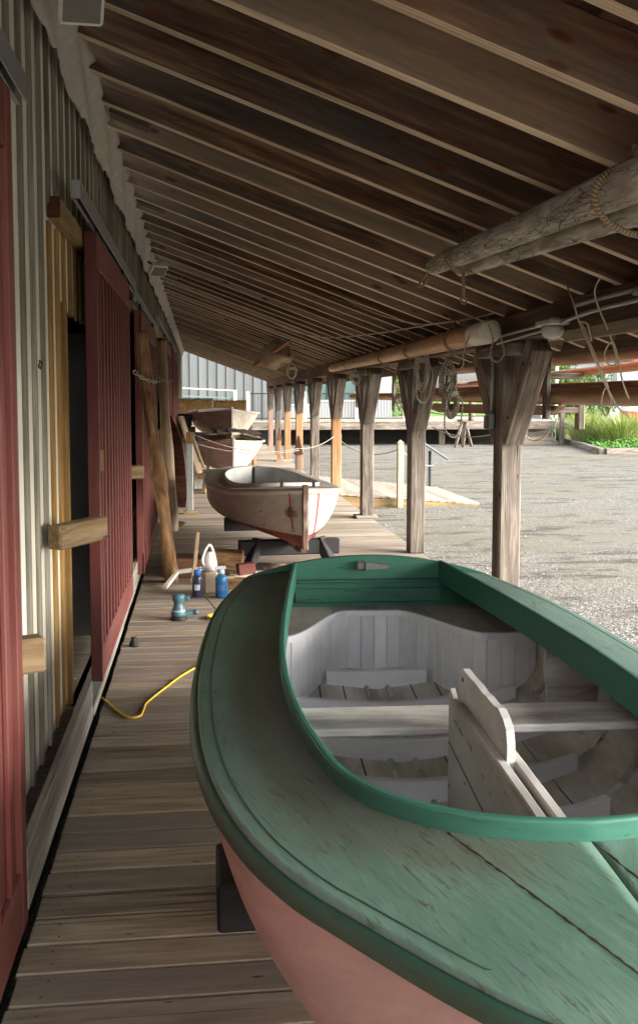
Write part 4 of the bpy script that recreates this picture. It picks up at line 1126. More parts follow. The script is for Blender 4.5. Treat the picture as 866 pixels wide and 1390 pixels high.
# ropes at right edge
m = MB()
for (a, b, r) in (((2.1, 5.40, 2.33), (2.55, 5.5, 2.10), .005), ((2.12, 4.93, 2.33), (2.5, 5.2, 2.12), .005)): m.tube(sag(a, b, .0, 4), r, 6)
for d in (0, .012): m.tube([(2.10+d, 5.20, 2.10), (2.30+d, 5.26, 1.72)], .0045, 6)
m.tube([(2.10, 5.40, 2.33), (2.09, 5.25, 2.2), (2.10, 5.2, 2.10)], .005, 6)
m.tube(smooth_path([(2.13, 4.92, 2.33), (2.10, 4.98, 2.22), (2.20, 5.0, 2.0), (2.24, 5.0, 1.86), (2.20, 5.0, 1.84), (2.17, 5.0, 1.9), (2.22, 5.0, 1.96), (2.3, 5.05, 1.75), (2.36, 5.1, 1.66)]), .005, 6)
m.tube(smooth_path([(2.30, 5.26, 1.73), (2.33, 5.26, 1.64), (2.30, 5.26, 1.56), (2.27, 5.26, 1.64), (2.30, 5.26, 1.72), (2.36, 5.26, 1.62), (2.45, 5.3, 1.56)]), .005, 6)
m.tube(smooth_path([(2.1, 5.2, 2.09), (2.15, 5.2, 2.08), (2.17, 5.2, 2.03), (2.18, 5.2, 1.98)]), .005, 6)
tag(m.build('rope_tackle', M['thinrope']), 'thin pale cords hanging in front of the spar rack at the right edge', 'rope', RG)
m = MB()
m.tube(sag((1.0, 13.5, 2.74), (1.55, 11.0, 2.36), .06), .007, 6); m.tube(smooth_path([(1.55, 11, 2.36), (1.8, 9.6, 2.32), (2.05, 7.9, 2.30)], 5), .006, 6)
m.tube(sag((1.25, 9.0, 2.66), (1.9, 8.2, 2.30), .05), .006, 6); m.tube(sag((1.9, 8.2, 2.30), (2.2, 6.9, 2.30), .02), .006, 6)
tag(m.build('slack_line', M['thinrope']), 'slack pale line strung loosely below the rafters above the brown boom', 'rope', RG)
m = MB()
m.tube(sag((2.9, 14, 1.62), (2.5, 10.2, 1.60), .25), .006, 6); m.tube(sag((2.5, 10.2, 1.35), (2.9, 8.4, 1.45), .12), .006, 6); m.tube(sag((2.95, 7.7, 1.5), (2.9, 8.7, 1.52), .22), .006, 6)
m.tube(sag((2.7, 12.5, 1.55), (2.9, 9.0, 1.50), .05), .006, 6)
tag(m.build('slack_line', M['thinrope']), 'slack line sagging under the outside spar rack', 'rope', RG)

# ------------------------------------------------------------------ leaning logs, slab, stanchions
def log(base, top, r0, r1, mat, label, knob=False):
    m = MB(); b = Vector(base); t = Vector(top); n = 26; pts = []; rr = []
    for i in range(n+1):
        u = i/n; p = b.lerp(t, u)+Vector((.008*math.sin(u*7), .01*math.sin(u*5+1), 0)); pts.append(p)
        r = r0+(r1-r0)*u+.006*math.sin(u*17)
        if knob and .38 < u < .50: r += .014*math.sin((u-.38)/.12*math.pi)
        rr.append(r)
    m.tube(pts, rr, 16, wob=.05); o = m.build('leaning_log', mat); return tag(o, label, 'log', 'logs chained upright against the wall')
log((-.27, 8.65, .0), (-.475, 7.95, 2.20), .060, .052, M['bark'], 'stripped brown log leaning on the wall, nearest the camera', True)
log((-.36, 12.1, .0), (-.47, 11.9, 2.37), .075, .060, M['palelog'], 'pale stripped log standing behind the brown one')
def chain(a, b, n, label):
    m = MB(); P = sag(a, b, .03, n)
    for i in range(n):
        c = (P[i]+P[i+1])/2; d = (P[i+1]-P[i]).normalized(); l = (P[i+1]-P[i]).length*.68
        u = d.cross(Vector((0, 0, 1))).normalized(); v = d.cross(u)
        s_ = u if i % 2 else v
        m.tube([c+d*math.cos(t)*l+s_*math.sin(t)*l*.55 for t in [k*math.pi/6 for k in range(12)]], .0045, 6, closed=True)
    tag(m.build('chain', M['steel']), label, 'chain', 'chains holding the leaning logs')
chain((-.53, 7.86, 1.88), (-.33, 8.0, 1.80), 8, 'steel chain round the brown leaning log')
chain((-.52, 11.8, 1.93), (-.33, 11.85, 1.88), 6, 'steel chain round the pale leaning log')
poly = [(0, 0), (.34, .0), (.36, .12), (.355, .40), (.33, .70), (.27, 1.0), (.18, 1.22), (.06, 1.40), (.0, 1.42), (-.10, 1.30), (-.08, .8), (-.04, .4)]
m = MB(); m.prism([(u*1.0, w) for u, w in poly], -.05, .05, lambda u, w, d: Vector((-.50+u*.78, 14.9+d-u*.55+w*.12, w+.0)))
tag(m.build('old_rudder', M['rudder']), 'dark curved wooden rudder blade leaning against the last doors', 'rudder')
m = MB(); m.beam((-.30, 14.72, 1.39), (-.02, 14.3, .55), .10, .03); tag(m.build('worn_plank', M['palelog']), 'worn pale plank leaning on the face of the dark rudder', 'plank')
m = MB(); m.beam((-.12, 13.5, 1.18), (.04, 13.2, .72), .035, .03); tag(m.build('leaning_stick', M['palelog']), 'short pale stick leaning beside the left rope stanchion', 'stick')
def stanchion(x, y, h, label, cap=False, mat='greypost', foot=True, w=.09):
    e = empty('rope_stanchion', (x, y, 0), 0, label, 'stanchion', 'posts of the rope barrier')
    m = MB(); m.box((0, 0, h/2), (w, w, h), None, 2, .006); m.build('post', M[mat], e)
    if foot: m = MB(); m.box((0, 0, .025), (w*2.3, w*2.3, .05), None, 0, .008); m.build('base', M['header'], e)
    if cap:
        m = MB(); a = w*.78; hh = .26
        m.add([(-a, -a, h-.04), (a, -a, h-.04), (a, a, h-.04), (-a, a, h-.04), (-.012, -.012, h+hh), (.012, -.012, h+hh), (.012, .012, h+hh), (-.012, .012, h+hh)], [(0, 1, 5, 4), (1, 2, 6, 5), (2, 3, 7, 6), (3, 0, 4, 7), (4, 5, 6, 7), (3, 2, 1, 0)], [(0, 0, 0)]*4+[(.3, 0, 0)]*4)
        m.build('pointed_cap', M['rudder'], e)
    return e
stanchion(-.155, 13.85, 1.02, 'grey square rope post on a block foot beside the dark rudder', mat='zinc')
m = MB(); m.box((-.155, 13.85, 1.10), (.10, .10, .16), None, 2, .006); m.build('yellow_block', M['newbatten'])
bpy.data.objects['yellow_block'].name = 'timber_block'; tag(bpy.data.objects['timber_block'], 'short yellow timber block on top of the left rope post', 'block')
stanchion(1.57, 15.4, .80, 'pale rope post with dark pointed cap right behind the white boat', cap=True, mat='pinkpost')
stanchion(2.06, 25.2, .62, 'farther pale rope post with dark pointed cap', cap=True, mat='newpost')
m = MB(); m.tube(sag((-.12, 13.85, 1.16), (1.57, 15.3, .86), .14), .006, 7); m.tube(sag((1.57, 15.3, .86), (2.22, 15.95, 1.02), .06), .006, 7)
m.tube(sag((-.12, 13.85, 1.03), (1.57, 15.3, .83), .10), .006, 7)
tag(m.build('barrier_rope', M['greyrope']), 'sagging grey barrier rope between the posts behind the white boat', 'rope')
m = MB()
for k in range(5): m.tube([Vector((.02+(.09+.012*k)*math.cos(a), (.10+.01*k)*math.sin(a), .012*k+.01)) for a in [i*math.pi/10 for i in range(20)]], .006, 6, closed=True)
o = m.build('coiled_line', M['iron'], loc=(-.36, 12.4, 0)); tag(o, 'small dark coil of line on the deck behind the brown log', 'rope')

# ------------------------------------------------------------------ tools on the deck
def bottle(x, y, h, r, bodym, capm, label, spray=False):
    e = empty('bottle', (x, y, 0), 0, label, 'bottle', 'plastic bottles on the deck')
    m = MB(); m.lathe([(.001, 0), (r*.9, 0), (r, .01), (r, h*.68), (r*.9, h*.76), (r*.5, h*.83), (r*.45, h*.88)], (0, 0, 0), 20); m.build('body', bodym, e)
    if spray:
        m = MB(); m.lathe([(r*.5, h*.85), (r*.5, h*.95), (r*.3, h*1.0), (.001, h)], (0, 0, 0), 14); m.beam((-.05, 0, h*1.06), (.035, 0, h*1.08), .022, .026); m.beam((.01, 0, h*.97), (.0, 0, h*1.06), .02, .03); m.beam((-.035, 0, h*1.04), (-.055, 0, h*.92), .012, .012); m.build('trigger', capm, e)
    else:
        m = MB(); m.lathe([(r*.72, h*.80), (r*.72, h*.94), (r*.6, h*.98), (.001, h*.985)], (0, 0, 0), 18); m.tube(smooth_path([(r*.6, 0, h*.9), (r*1.0, 0, h*.98), (r*.5, 0, h*1.04), (0, 0, h*.98)], 4), .006, 6); m.build('cap', capm, e)
    m = MB(); a0 = -2.2
    P = [[(r*1.012*math.cos(a0+i*.16), r*1.012*math.sin(a0+i*.16), h*(.28+.2*j)) for j in range(2)] for i in range(8)]
    m.grid(P, [[(0, 0, 0)]*2]*8, True); m.build('label', plain('bottle_label', (.35, .37, .45) if not spray else (.05, .12, .35), .5), e)
    return e
bottle(-.035, 7.98, .235, .044, plain('dark_blue_bottle', (.02, .028, .05), .25), plain('blue_cap', (.03, .12, .38), .4), 'dark bottle with blue screw cap, left of the pair on the deck')
bottle(.165, 7.95, .235, .052, plain('bright_blue_bottle', (.02, .12, .26), .15), plain('pale_trigger', (.5, .52, .6), .4), 'bright blue spray bottle on the deck near the green boat', True)
e = empty('milk_jug', (.07, 8.12, 0), R(10), 'cut-open white plastic jug with a handle standing between the two bottles', 'jug')
m = MB(); m.box((0, 0, .10), (.13, .11, .20), None, 2, .02); m.build('lower_body', plain('cardboard_tan', (.30, .23, .16), .8), e)
m = MB(); m.lathe([(.06, .2), (.066, .25), (.055, .31), (.03, .34), (.02, .36), (.001, .36)], (0, 0, 0), 16); m.tube(smooth_path([(-.05, -.03, .24), (-.07, -.03, .30), (-.035, -.02, .39), (.0, -.01, .42), (.03, 0, .36), (.05, 0, .27)], 5), .012, 7); m.build('jug_top', plain('milky_plastic', (.62, .6, .55), .4), e)
m = MB(); m.beam((-.08, 8.55, .02), (-.03, 8.35, .50), .035, .02); tag(m.build('paint_stick', M['palelog']), 'pale stick standing up behind the dark bottle', 'stick')
m = MB(); m.beam((-.32, 8.3, .02), (-.22, 8.62, .10), .04, .03); m.beam((-.22, 8.62, .10), (.0, 8.6, .13), .04, .035); tag(m.build('bent_offcut', M['offwhite']), 'bent whitish offcut lying at the foot of the brown log', 'offcut')
for i, (x, y, z, w, l, h, rz_, mt, lab) in enumerate(((-.13, 9.0, .09, .26, .3, .18, 10, 'rudder', 'dark timber block on the deck beside the brown log base'), (.22, 9.05, .11, .34, .22, .22, -8, 'bark', 'brown wood block stacked behind the jug'), (.36, 8.75, .05, .28, .10, .06, 25, 'palelog', 'flat pale offcut in front of the cradle leg'), (.30, 8.35, .035, .16, .12, .07, -10, 'bark', 'small brown offcut just right of the blue bottle'), (.40, 8.62, .12, .16, .09, .10, 15, 'red', 'small dark red block on the offcuts left of the green stern'), (.16, 8.6, .03, .3, .08, .05, 40, 'palelog', 'narrow pale offcut lying behind the blue bottle'))):
    m = MB(); m.box((x, y, z), (w, l, h), Matrix.Rotation(R(rz_), 3, 'Z') @ Matrix.Rotation(R(random.uniform(-6, 6)), 3, 'Y'), 0, .006)
    tag(m.build('wood_offcut', M[mt]), lab, 'wood', 'offcuts of wood on the deck')
# sander
teal = plain('teal_plastic', (.05, .12, .15), .4)
e = empty('sander', (-.175, 7.17, 0), R(0), 'teal orbital sander standing on the deck', 'sander')
m = MB(); m.lathe([(.001, 0), (.062, 0), (.064, .012), (.056, .018), (.055, .03)], (0, 0, 0), 22); m.build('sanding_pad', M['black'], e)
m = MB(); m.lathe([(.056, .03), (.058, .05), (.048, .085), (.036, .11), (.034, .13), (.044, .150), (.05, .175), (.046, .19), (.02, .198), (.001, .198)], (0, 0, 0), 24); m.beam((.02, 0, .165), (.085, .0, .165), .035, .035, bev=.01); m.build('body', teal, e)
m = MB(); m.lathe([(.0502, .078), (.053, .074), (.0535, .062), (.052, .058)], (0, 0, 0), 22); m.build('grip_band', plain('grey_plastic', (.3, .32, .33), .5), e)
m = MB(); m.beam((.04, 0, .045), (.11, .02, .05), .035, .035, bev=.01); m.lathe([(.001, -.01), (.02, -.01), (.022, .03), (.001, .03)], (.12, .02, .05), 12, Matrix.Rotation(R(90), 3, 'Y')); m.build('dust_port', teal, e)
m = MB(); m.tube(smooth_path([(.08, 0, .165), (.15, 0, .165), (.20, 0, .165), (.26, -.02, .10), (.32, -.06, .03), (.36, -.1, .012), (.42, -.14, .012)]), .0045, 7); m.build('power_lead', M['cordblack'], e)
m = MB()
for k in range(3): m.tube([Vector((.17+(.10+.015*k)*math.cos(a), 7.16+(.07+.012*k)*math.sin(a), .008+.007*k)) for a in [i*math.pi/12 for i in range(24)]], .006, 7, closed=True)
P = [(-.90, 5.35, .12), (-.727, 5.40, .095), (-.62, 5.37, .02), (-.53, 5.24, .006), (-.45, 5.06, .006), (-.383, 4.945, .006), (-.325, 4.965, .006), (-.312, 5.08, .006), (-.30, 5.19, .006), (-.22, 5.42, .006), (-.13, 5.66, .006), (-.022, 5.877, .006), (.15, 6.2, .006), (.32, 6.6, .006), (.28, 7.0, .006), (.26, 7.16, .008)]
m.tube(smooth_path(P, 8), .006, 8)
tag(m.build('extension_cord', M['cordyellow']), 'yellow extension cord running from the doorway across the deck to a coil', 'cord')

# ------------------------------------------------------------------ ramp and yard
e = empty('access_ramp', (2.4, 16.6, 0), 0, 'bleached plank ramp sloping from the deck to the gravel', 'ramp')
m = MB(); x = 0
L = 2.5
yy = 0
for i in range(17):
    xx = .02+i*.148
    z = -.02-.20*(xx/2.5)**1.0
    m.beam((xx+.07, -.05+.0, z), (xx+.07, 3.9-xx*.35, z), .14, .035)
m.build('ramp_boards', M['ramp'], e)
m = MB(); m.prism([(0, -.25), (2.52, -.25), (2.52, -.235), (0, -.045)], -.02, .02, lambda u, w, d: (u, -.03+d, w)); m.build('ramp_side', M['header'], e)
def yardpost(x, y, h, label):
    e = empty('ramp_post', (x, y, GZ), 0, label, 'post', 'posts beside the ramp')
    m = MB(); m.box((0, 0, h/2), (.105, .105, h), None, 2, .006); m.build('shaft', M['ramp'], e)
    m = MB(); a = .06; m.add([(-a, -a, h), (a, -a, h), (a, a, h), (-a, a, h), (0, 0, h+.06)], [(0, 1, 4), (1, 2, 4), (2, 3, 4), (3, 0, 4), (3, 2, 1, 0)], [(0, 0, 0)]*5); m.build('cap', M['ramp'], e)
yardpost(3.46, 16.42, 1.14, 'pale capped post standing at the near edge of the ramp')
yardpost(2.98, 20.6, 1.14, 'pale capped post standing at the far edge of the ramp behind the orange-footed post')
m = MB(); m.tube(sag((3.46, 16.42, .78), (4.9, 19.8, .25), .1), .01, 6); m.tube(sag((2.98, 20.6, .78), (3.46, 16.5, .78), .2), .01, 6)
tag(m.build('ramp_rope', M['greyrope']), 'grey rope running between the ramp posts', 'rope')
e = empty('information_stand', (4.83, 19.9, GZ), R(-15), 'dark slanted information stand on one post behind the ramp', 'sign')
m = MB(); m.box((0, 0, .40), (.06, .06, .8), None, 2, .004); m.build('post', plain('dark_green_steel', (.035, .045, .045), .5), e)
m = MB(); m.box((.12, 0, .80), (.62, .5, .03), Matrix.Rotation(R(33), 3, 'Y'), 0, .005); m.build('panel', plain('dark_panel', (.06, .07, .07), .4), e)
# platform
PZ = .74
e = empty('raised_platform', (0, 0, 0), 0, 'raised timber platform with dark underside across the yard', 'platform')
m = MB(); x = -3
while x < 15.2: m.box((x, 43.2, PZ-.02), (.145, 9.6, .04), None, 1, .004); x += .152
m.build('platform_boards', M['ramp'], e)
m = MB(); m.box((6.1, 38.42, PZ-.20), (18.2, .08, .28), None, 0, .01); m.build('edge_beam', M['greypost'], e)
for x in (-2, 1, 4, 6.9, 10, 13): m = MB(); m.box((x, 39.2, (PZ-.3+GZ)/2), (.25, .25, PZ-.3-GZ), None, 2, .01); m.build('pier', M['greypost'], e)
m = MB(); m.box((6, 41.5, .12), (18, .1, .75), None, 0); m.build('underside_shade_sheet', M['dark'], e)  # dark sheet standing in for the shade beneath the platform
# railing
e = empty('railing', (0, 0, PZ), 0, 'cream posted railing with thin black balusters on the platform', 'railing')
for x in (-2.4, -.9, 1.32, 1.9, 4.2, 6.3, 8.3): m = MB(); m.box((x, 38.6 if x > 1.5 else 36.8, .6), (.12, .12, 1.2), None, 2, .008); m.build('rail_post', M['cream'], e)
m = MB(); m.box((5.1, 38.6, 1.12), (6.4, .05, .05), None, 0); m.box((5.1, 38.6, .12), (6.4, .04, .04), None, 0)
for i in range(52): m.box((1.95+i*.122, 38.6, .62), (.016, .016, .98), None, 2, .001)
m.build('black_balusters', M['black'], e)
m = MB(); m.beam((-3, 36.8, 1.42), (1.4, 36.8, 1.22), .07, .05); m.build('hand_rail', M['offwhite'], e)
m = MB(); m.beam((-3, 36.85, 1.13), (1.4, 36.85, .92), .04, .05); m.build('mid_rail', plain('teal_rail', (.12, .22, .24), .5), e)
m = MB()
for i in range(36): m.box((-3+i*.122, 36.84, .45), (.014, .014, 1.0), None, 2, .001)
m.build('rear_balusters', M['black'], e)
m = MB(); m.box((-.8, 37.6, PZ-.02), (5, 2.2, .04), None, 0); m.box((-.8, 36.6, PZ-.2), (5, .08, .3), None, 0); tag(m.build('landing', M['ramp']), 'boarded landing in front of the grey hall at the deck end', 'landing')
# grey hall
greymetal = NT('grey_vertical_siding')
def siding():
    k = greymetal; g = k.attr('gc').outputs['Vector']
    n = k.noise(k.vec((.6, 8, 8), g), 1, 5, .6)
    c = k.mix(n, (.095, .102, .104), (.155, .165, .165)); r = k.attr('rnd').outputs['Fac']
    cc = k.n('ShaderNodeVectorMath', operation='SCALE'); k.l(c, cc.inputs[0]); k.l(k.math('ADD', k.math('MULTIPLY', r, .2), .9), cc.inputs['Scale'])
    return k.fin(cc.outputs[0], .7, k.bump(n, .2, .003))
greym = siding()
hall = empty('grey_hall', (0, 0, 0), 0, 'tall grey building of vertical boards beyond the far deck end', 'building')
m = MB(); x = -8
while x < 3.55:
    m.box((x+.19, 40.5, 3.4), (.375, .06, 7.4), None, 2, .006); m.box((x, 40.45, 3.4), (.05, .05, 7.4), None, 2, .004); x += .38
m.build('front_wall', greym, hall)
m = MB(); m.box((3.6, 44.5, 3.4), (.06, 8, 7.4), None, 2); m.build('side_wall', greym, hall)
m = MB(); m.box((-2.2, 44.3, 7.15), (12.2, 8.6, .12), None, 0); m.build('roof', M['zinc'], hall)
hall2 = empty('glazed_building', (0, 0, 0), 0, 'pale grey building with large greenish windows behind the posts', 'building')
glass = NT('window_glass').fin((.07, .12, .115), .05, None, .8)
pg = plain('pale_grey_cladding', (.24, .25, .255), .7, nz=3, amt=.1)
m = MB(); m.box((6.0, 45.2, 3.2), (4.4, .1, 7), None, 2); m.box((8.4, 45.0, 1.7), (1.2, .4, 2.6), None, 2); m.box((4.0, 48, 3.2), (.1, 6, 7), None, 2); m.build('wall', pg, hall2)
for (x, z, w, h) in ((4.65, 2.0, .9, 1.2), (5.95, 3.2, 1.1, 3.2), (7.4, 3.2, 1.35, 3.2)):
    m = MB(); m.box((x, 45.13, z), (w+.16, .06, h+.16), None, 2, .01); f = m.build('window', M['offwhite'], hall2)
    m = MB(); m.box((x, 45.09, z), (w, .02, h), None, 2); m.build('pane', glass, f)
    m = MB(); m.box((x, 45.07, z), (.04, .03, h), None, 2); m.box((x, 45.068, z), (w, .03, .04), None, 0); m.build('glazing_bar', M['black'], f)
# stairs
e = empty('steps', (13.5, 38.3, GZ), 0, 'wooden steps with pale green rails climbing to the platform', 'stairs')
for i in range(6): m = MB(); m.box((0, i*.28, .17*(i+1)-.02), (2.3, .30, .04), None, 0, .005); m.box((0, i*.28-.13, .17*i+.075), (2.3, .02, .13), None, 0, .003); m.build('step', M['ramp'], e)
gm = plain('pale_green_paint', (.38, .48, .42), .6)
for sx in (-1.05, 1.05):
    m = MB(); m.beam((sx, -.1, .9), (sx, 1.6, 1.9), .05, .05); m.beam((sx, -.1, .5), (sx, 1.6, 1.5), .04, .04)
    for i in range(6): m.box((sx, -.1+i*.34, .55+i*.2), (.03, .03, .95), None, 2, .003)
    m.build('stair_rail', gm, e)
for sx in (-1.22, 1.28): m = MB(); m.box((sx, -.2, .85), (.16, .16, 1.7), None, 2, .01); m.build('newel_post', M['greypost'], e)
# sawhorse pair leaning together
e = empty('sawhorse', (10.3, 36.9, GZ), R(10), 'grey wooden sawhorse of splayed legs standing on the gravel before the platform', 'sawhorse')
for (x0, y0, x1) in ((-.46, -.25, -.08), (-.16, -.3, .05), (.12, .3, -.02), (.46, .2, .08)): m = MB(); m.beam((x0, y0, 0), (x1, y0*.2, 1.05), .11, .07, bev=.006); m.build('leg', M['greypost'], e)
m = MB(); m.box((0, 0, 1.04), (.34, .5, .1), None, 1, .006); m.build('top_rail', M['greypost'], e)

# ------------------------------------------------------------------ planting
def leaf_mat(name, a, b):
    k = NT(name); r = k.attr('rnd').outputs['Fac']; c = k.mix(r, a, b); k.b.inputs['Subsurface Weight'].default_value = 0
    return k.fin(c, .7, None, .2)
def tuft(m, c, n, h, spread, w=.012):
    for i in range(n):
        a = random.random()*6.283; rr = random.random()*spread; p = Vector(c)+Vector((math.cos(a)*rr*.7, math.sin(a)*rr*.7, 0))
        hh = h*random.uniform(.35, 1.0)*(1-.35*rr/spread); lean = Vector((math.cos(a), math.sin(a), 0))*spread*random.uniform(.2, 1.3)
        s_ = Vector((-math.sin(a+random.uniform(-1, 1)), math.cos(a), 0))*w
        rn = random.random()
        p1 = p+lean*.3+Vector((0, 0, hh*.6)); p2 = p+lean+Vector((0, 0, hh))
        m.add([p-s_, p+s_, p1+s_*.8, p1-s_*.8, p2], [(0, 1, 2, 3), (3, 2, 4)], [(0, 0, 0)]*5, rn)
grassm = leaf_mat('tall_grass_leaf', (.10, .20, .03), (.46, .48, .17))
gi = 0
labs = ['tall yellow-green grass clump at the left end of the garden bed', 'yellowish grass clump second from the left in the bed', 'broad feathery grass clump in the middle of the bed', 'grass clump under the hanging stub of the spar rack', 'grass clump in front of the pale wing building', 'shorter grass clump near the red and white buoy', 'green clump by the steps newel post']
for (x, y, h, s_), lab in zip(((16.9, 40.5, 1.6, .9), (15.9, 37.6, 1.6, .9), (16.4, 36.0, 1.55, 1.1), (17.6, 37.5, 1.6, 1.1), (18.3, 36.6, 1.25, 1.0), (18.9, 38.5, 1.0, .8), (16.2, 42.2, 1.2, .6)), labs):
    m = MB(); tuft(m, (0, 0, 0), 1500, h, s_, .009); o = m.build('grass_clump', grassm, loc=(x, y, GZ+.1), fixn=False); tag(o, lab, 'grass', 'tall grass clumps in the garden bed')
gcm = leaf_mat('ground_cover_leaf', (.04, .13, .02), (.17, .34, .07))
m = MB()
def inbed(x, y):
    return x > 14.0+abs(y-32.2)*(.26 if y > 32.2 else 1.6) and y < 44
for i in range(26000):
    x = random.uniform(13.8, 27); y = random.uniform(31.6, 40)
    if not inbed(x, y): continue
    z = GZ+.12+.28*abs(math.sin(x*1.7)*math.cos(y*1.3))*random.random()+random.random()*.12
    a = random.random()*6.28; s_ = random.uniform(.02, .05); d = Vector((math.cos(a)*s_, math.sin(a)*s_, random.uniform(-.03, .04))); q = Vector((-math.sin(a)*s_*.6, math.cos(a)*s_*.6, random.uniform(-.02, .03))); c = Vector((x, y, z))
    m.add([c-d, c-q, c+d, c+q], [(0, 1, 2, 3)], [(0, 0, 0)]*4)
tag(m.build('ground_cover', gcm, fixn=False), 'low bright green ground cover filling the garden bed', 'ground cover', kind='stuff')
m = MB(); m.prism([(13.75, 31.7), (30, 33.4), (30, 46), (16.6, 44)], GZ+.002, GZ+.13, lambda u, w, d: (u, w, d)); tag(m.build('garden_soil', plain('dark_soil', (.06, .05, .03), .95)), kind='structure')
m = MB(); m.beam((13.65, 31.5, GZ+.10), (16.3, 42.5, GZ+.10), .2, .22, bev=.015); m.beam((13.78, 31.5, GZ+.10), (24, 32.9, GZ+.10), .2, .22, bev=.015)
tag(m.build('timber_edging', M['greypost']), 'weathered timber edging round the green garden bed', 'edging')

# hillside and trees
m = MB(); P = []; G = []
for i in range(30):
    x = -10+i*6; row = []
    for j in range(10):
        t = j/9; row.append((x, 95+t*60, GZ-.4+5.0*t**.8+1.2*math.sin(i*.5)*t)); 
    P.append(row); G.append(row)
m.grid(P, G); tag(m.build('green_hillside', plain('meadow_green', (.09, .16, .03), .9, nz=2, amt=.5)), kind='structure')
def tree(x, y, h, cr, label, lm, n=5200, trunk=True):
    e = empty('tree', (x, y, GZ), random.random()*6, label, 'tree', 'trees beyond the yard')
    m = MB(); m.tube(smooth_path([(0, 0, 0), (.05, .02, h*.3), (-.05, .05, h*.6), (.02, 0, h*.85)], 4), [.16*(1-.8*i/12) for i in range(13)], 8)
    for k in range(6):
        a = k*1.05; z = h*(.35+.07*k); m.tube([(0, 0, z), (math.cos(a)*cr*.4, math.sin(a)*cr*.4, z+cr*.25), (math.cos(a)*cr*.75, math.sin(a)*cr*.75, z+cr*.3)], [.06, .04, .015], 6)
    m.build('trunk', M['greypost'], e)
    m = MB(); cl = [(Vector((random.gauss(0, .42)*cr, random.gauss(0, .42)*cr, h*.62+random.gauss(0, .3)*cr)), random.uniform(.25, .5)*cr) for _ in range(22)]
    for i in range(n):
        c, r = random.choice(cl); d = Vector((random.gauss(0, 1), random.gauss(0, 1), random.gauss(0, 1))).normalized()*r*random.uniform(.55, 1.1); p = c+d
        s_ = random.uniform(.06, .13); u = Vector((random.gauss(0, 1), random.gauss(0, 1), random.gauss(0, 1))).normalized()*s_; v = u.orthogonal().normalized()*s_*.6
        m.add([p-u, p-v, p+u, p+v], [(0, 1, 2, 3)], [(0, 0, 0)]*4)
    m.build('crown', lm, e, fixn=False)
tl = leaf_mat('tree_leaf', (.04, .09, .015), (.16, .25, .05))
for (x, y, h, cr, lab) in ((11.5, 66, 3.6, 2.0, 'low bushy tree seen between the second post and the hanging hank'), (15.5, 70, 3.8, 2.2, 'light green tree seen just left of the near post'), (19.5, 50, 2.8, 1.4, 'small tree above the steps'), (24.5, 62, 4.6, 2.3, 'tree between the near post brace and the pale wing building'), (29, 72, 4.2, 2.4, 'tree behind the tall grass'), (9.2, 62, 3.0, 1.6, 'bushy tree beside the pale glazed building')):
    tree(x, y, h, cr, lab, tl)
# pale wing building at right with dark windows and red roof trim
wb = empty('pale_building', (0, 0, 0), 0, 'pale blue-grey building with narrow dark windows and coral roof edge at far right', 'building')
m = MB(); m.box((31, 62, 2.0), (14, .3, 4.6), None, 2); m.box((24.1, 65, 2.0), (.3, 6, 4.6), None, 2); m.build('wall', plain('pale_blue_cladding', (.27, .30, .33), .7, nz=3, amt=.08), wb)
for i, x in enumerate((24.9, 25.8, 26.7, 27.6, 30, 31.2)):
    m = MB(); m.box((x, 61.82, 2.6), (.42, .06, 1.9), None, 2); f = m.build('window', M['offwhite'], wb); m = MB(); m.box((x, 61.78, 2.6), (.32, .04, 1.8), None, 2); m.build('pane', glass, f)
m = MB(); m.beam((24, 61.6, 4.3), (38.2, 61.6, 4.3), .5, .22); m.build('roof_trim', plain('coral_trim', (.5, .13, .09), .6), wb)
m = MB(); m.box((31, 64, 4.5), (14.4, 5, .12), None, 0); m.build('roof', M['zinc'], wb)
# buoy
e = empty('channel_buoy', (23.3, 50.0, .28), 0, 'red and white can buoy standing behind the ground cover at the right edge', 'buoy')
m = MB(); m.lathe([(.001, 0), (.60, 0), (.62, .05), (.62, .68), (.61, .70)], (0, 0, 0), 28); m.build('red_base', plain('buoy_red', (.45, .04, .035), .5), e)
m = MB(); m.lathe([(.608, .70), (.60, .72), (.50, 1.15), (.42, 1.45), (.12, 1.5), (.1, 1.9), (.001, 1.92)], (0, 0, 0), 28); m.build('white_top', plain('buoy_white', (.75, .74, .72), .5), e)
m = MB(); m.box((23.3, 50.0, .0), (1.7, 1.7, .54), None, 0, .02); tag(m.build('buoy_plinth', M['greypost']), 'low timber plinth under the red and white buoy', 'plinth')
# flagpole-like post with orange flowers seen over the spars
e = empty('flower_basket_post', (16.2, 42.5, GZ), 0, 'white post with a basket of orange red flowers seen between post and spars', 'flower post')
m = MB(); m.box((0, 0, 1.9), (.13, .13, 3.9), None, 2, .01); m.build('post', M['offwhite'], e)
m = MB()
for i in range(700):
    p = Vector((random.gauss(0, .24), random.gauss(0, .2), 4.05+random.gauss(0, .17))); u = Vector((random.gauss(0, 1), random.gauss(0, 1), random.gauss(0, 1))).normalized()*.045; v = u.orthogonal()*.8
    m.add([p-u, p-v, p+u, p+v], [(0, 1, 2, 3)], [(0, 0, 0)]*4)
m.build('flowers', leaf_mat('flower_mix', (.55, .08, .03), (.2, .25, .04)), e, fixn=False)

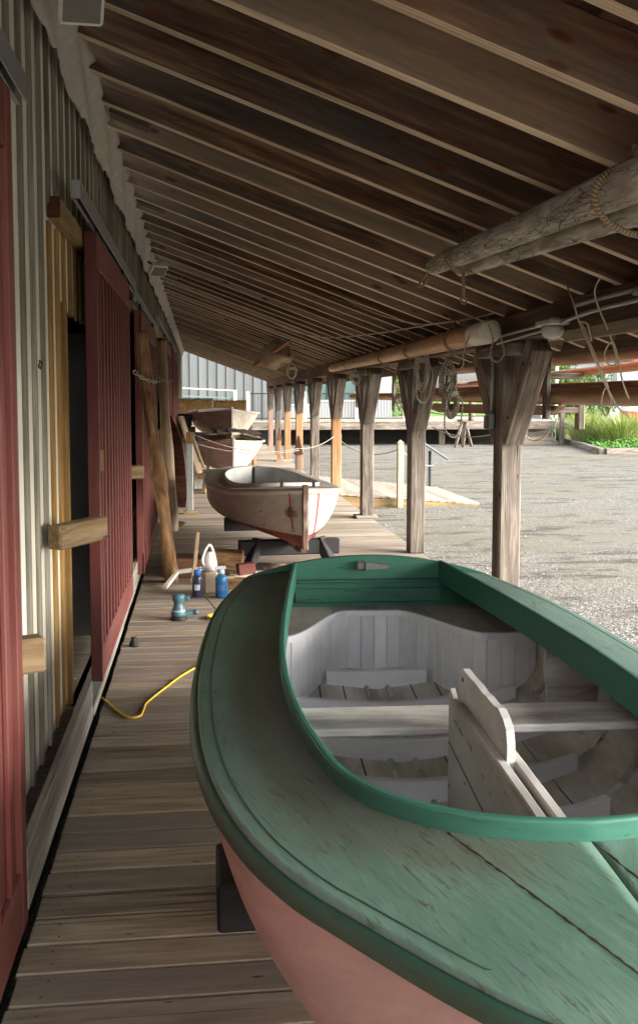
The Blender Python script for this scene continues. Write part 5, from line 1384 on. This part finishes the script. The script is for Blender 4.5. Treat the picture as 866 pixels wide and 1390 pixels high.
# ------------------------------------------------------------------ world, sun, camera
SUN_EL, SUN_AZ = 26, 116
w = bpy.data.worlds.new('World'); S.world = w; w.use_nodes = True; nt = w.node_tree
for n in list(nt.nodes): nt.nodes.remove(n)
out = nt.nodes.new('ShaderNodeOutputWorld'); bg = nt.nodes.new('ShaderNodeBackground'); sky = nt.nodes.new('ShaderNodeTexSky')
sky.sky_type = 'NISHITA'; sky.sun_disc = False; sky.sun_elevation = R(SUN_EL); sky.sun_rotation = R(SUN_AZ); sky.dust_density = 4; sky.ozone_density = .6; sky.air_density = 1.0
hs = nt.nodes.new('ShaderNodeHueSaturation'); hs.inputs['Saturation'].default_value = .30; hs.inputs['Value'].default_value = 1.25
nt.links.new(sky.outputs[0], hs.inputs['Color']); nt.links.new(hs.outputs[0], bg.inputs[0]); bg.inputs[1].default_value = .15
nt.links.new(bg.outputs[0], out.inputs[0])
sd = bpy.data.lights.new('sun', 'SUN'); sd.energy = 1.05; sd.angle = R(50); sd.color = (1, .95, .88)
so = bpy.data.objects.new('sun', sd); COL.objects.link(so)
az = R(SUN_AZ); el = R(SUN_EL); dv = Vector((math.sin(az)*math.cos(el), math.cos(az)*math.cos(el), math.sin(el)))
so.rotation_euler = dv.to_track_quat('Z', 'Y').to_euler(); so.location = dv*30

cd = bpy.data.cameras.new('camera'); cam = bpy.data.objects.new('camera', cd); COL.objects.link(cam); S.camera = cam
cam.location = (0, 0, 1.66)
yaw, pit = R(6.3), R(4.2)
fw = Vector((math.sin(yaw)*math.cos(pit), math.cos(yaw)*math.cos(pit), -math.sin(pit)))
cam.rotation_euler = fw.to_track_quat('-Z', 'Y').to_euler()
cd.sensor_fit = 'VERTICAL'; cd.sensor_height = 36; cd.lens = 1300/1390*36
cd.shift_x = .0123; cd.shift_y = -.0421; cd.clip_end = 2000; cd.clip_start = .05
S.view_settings.view_transform = 'Standard'; S.view_settings.look = 'None'; S.view_settings.exposure = 2.08; S.view_settings.gamma = 1
S.view_settings.use_curve_mapping = False
S.render.engine = 'CYCLES'; S.cycles.max_bounces = 10; S.cycles.diffuse_bounces = 6
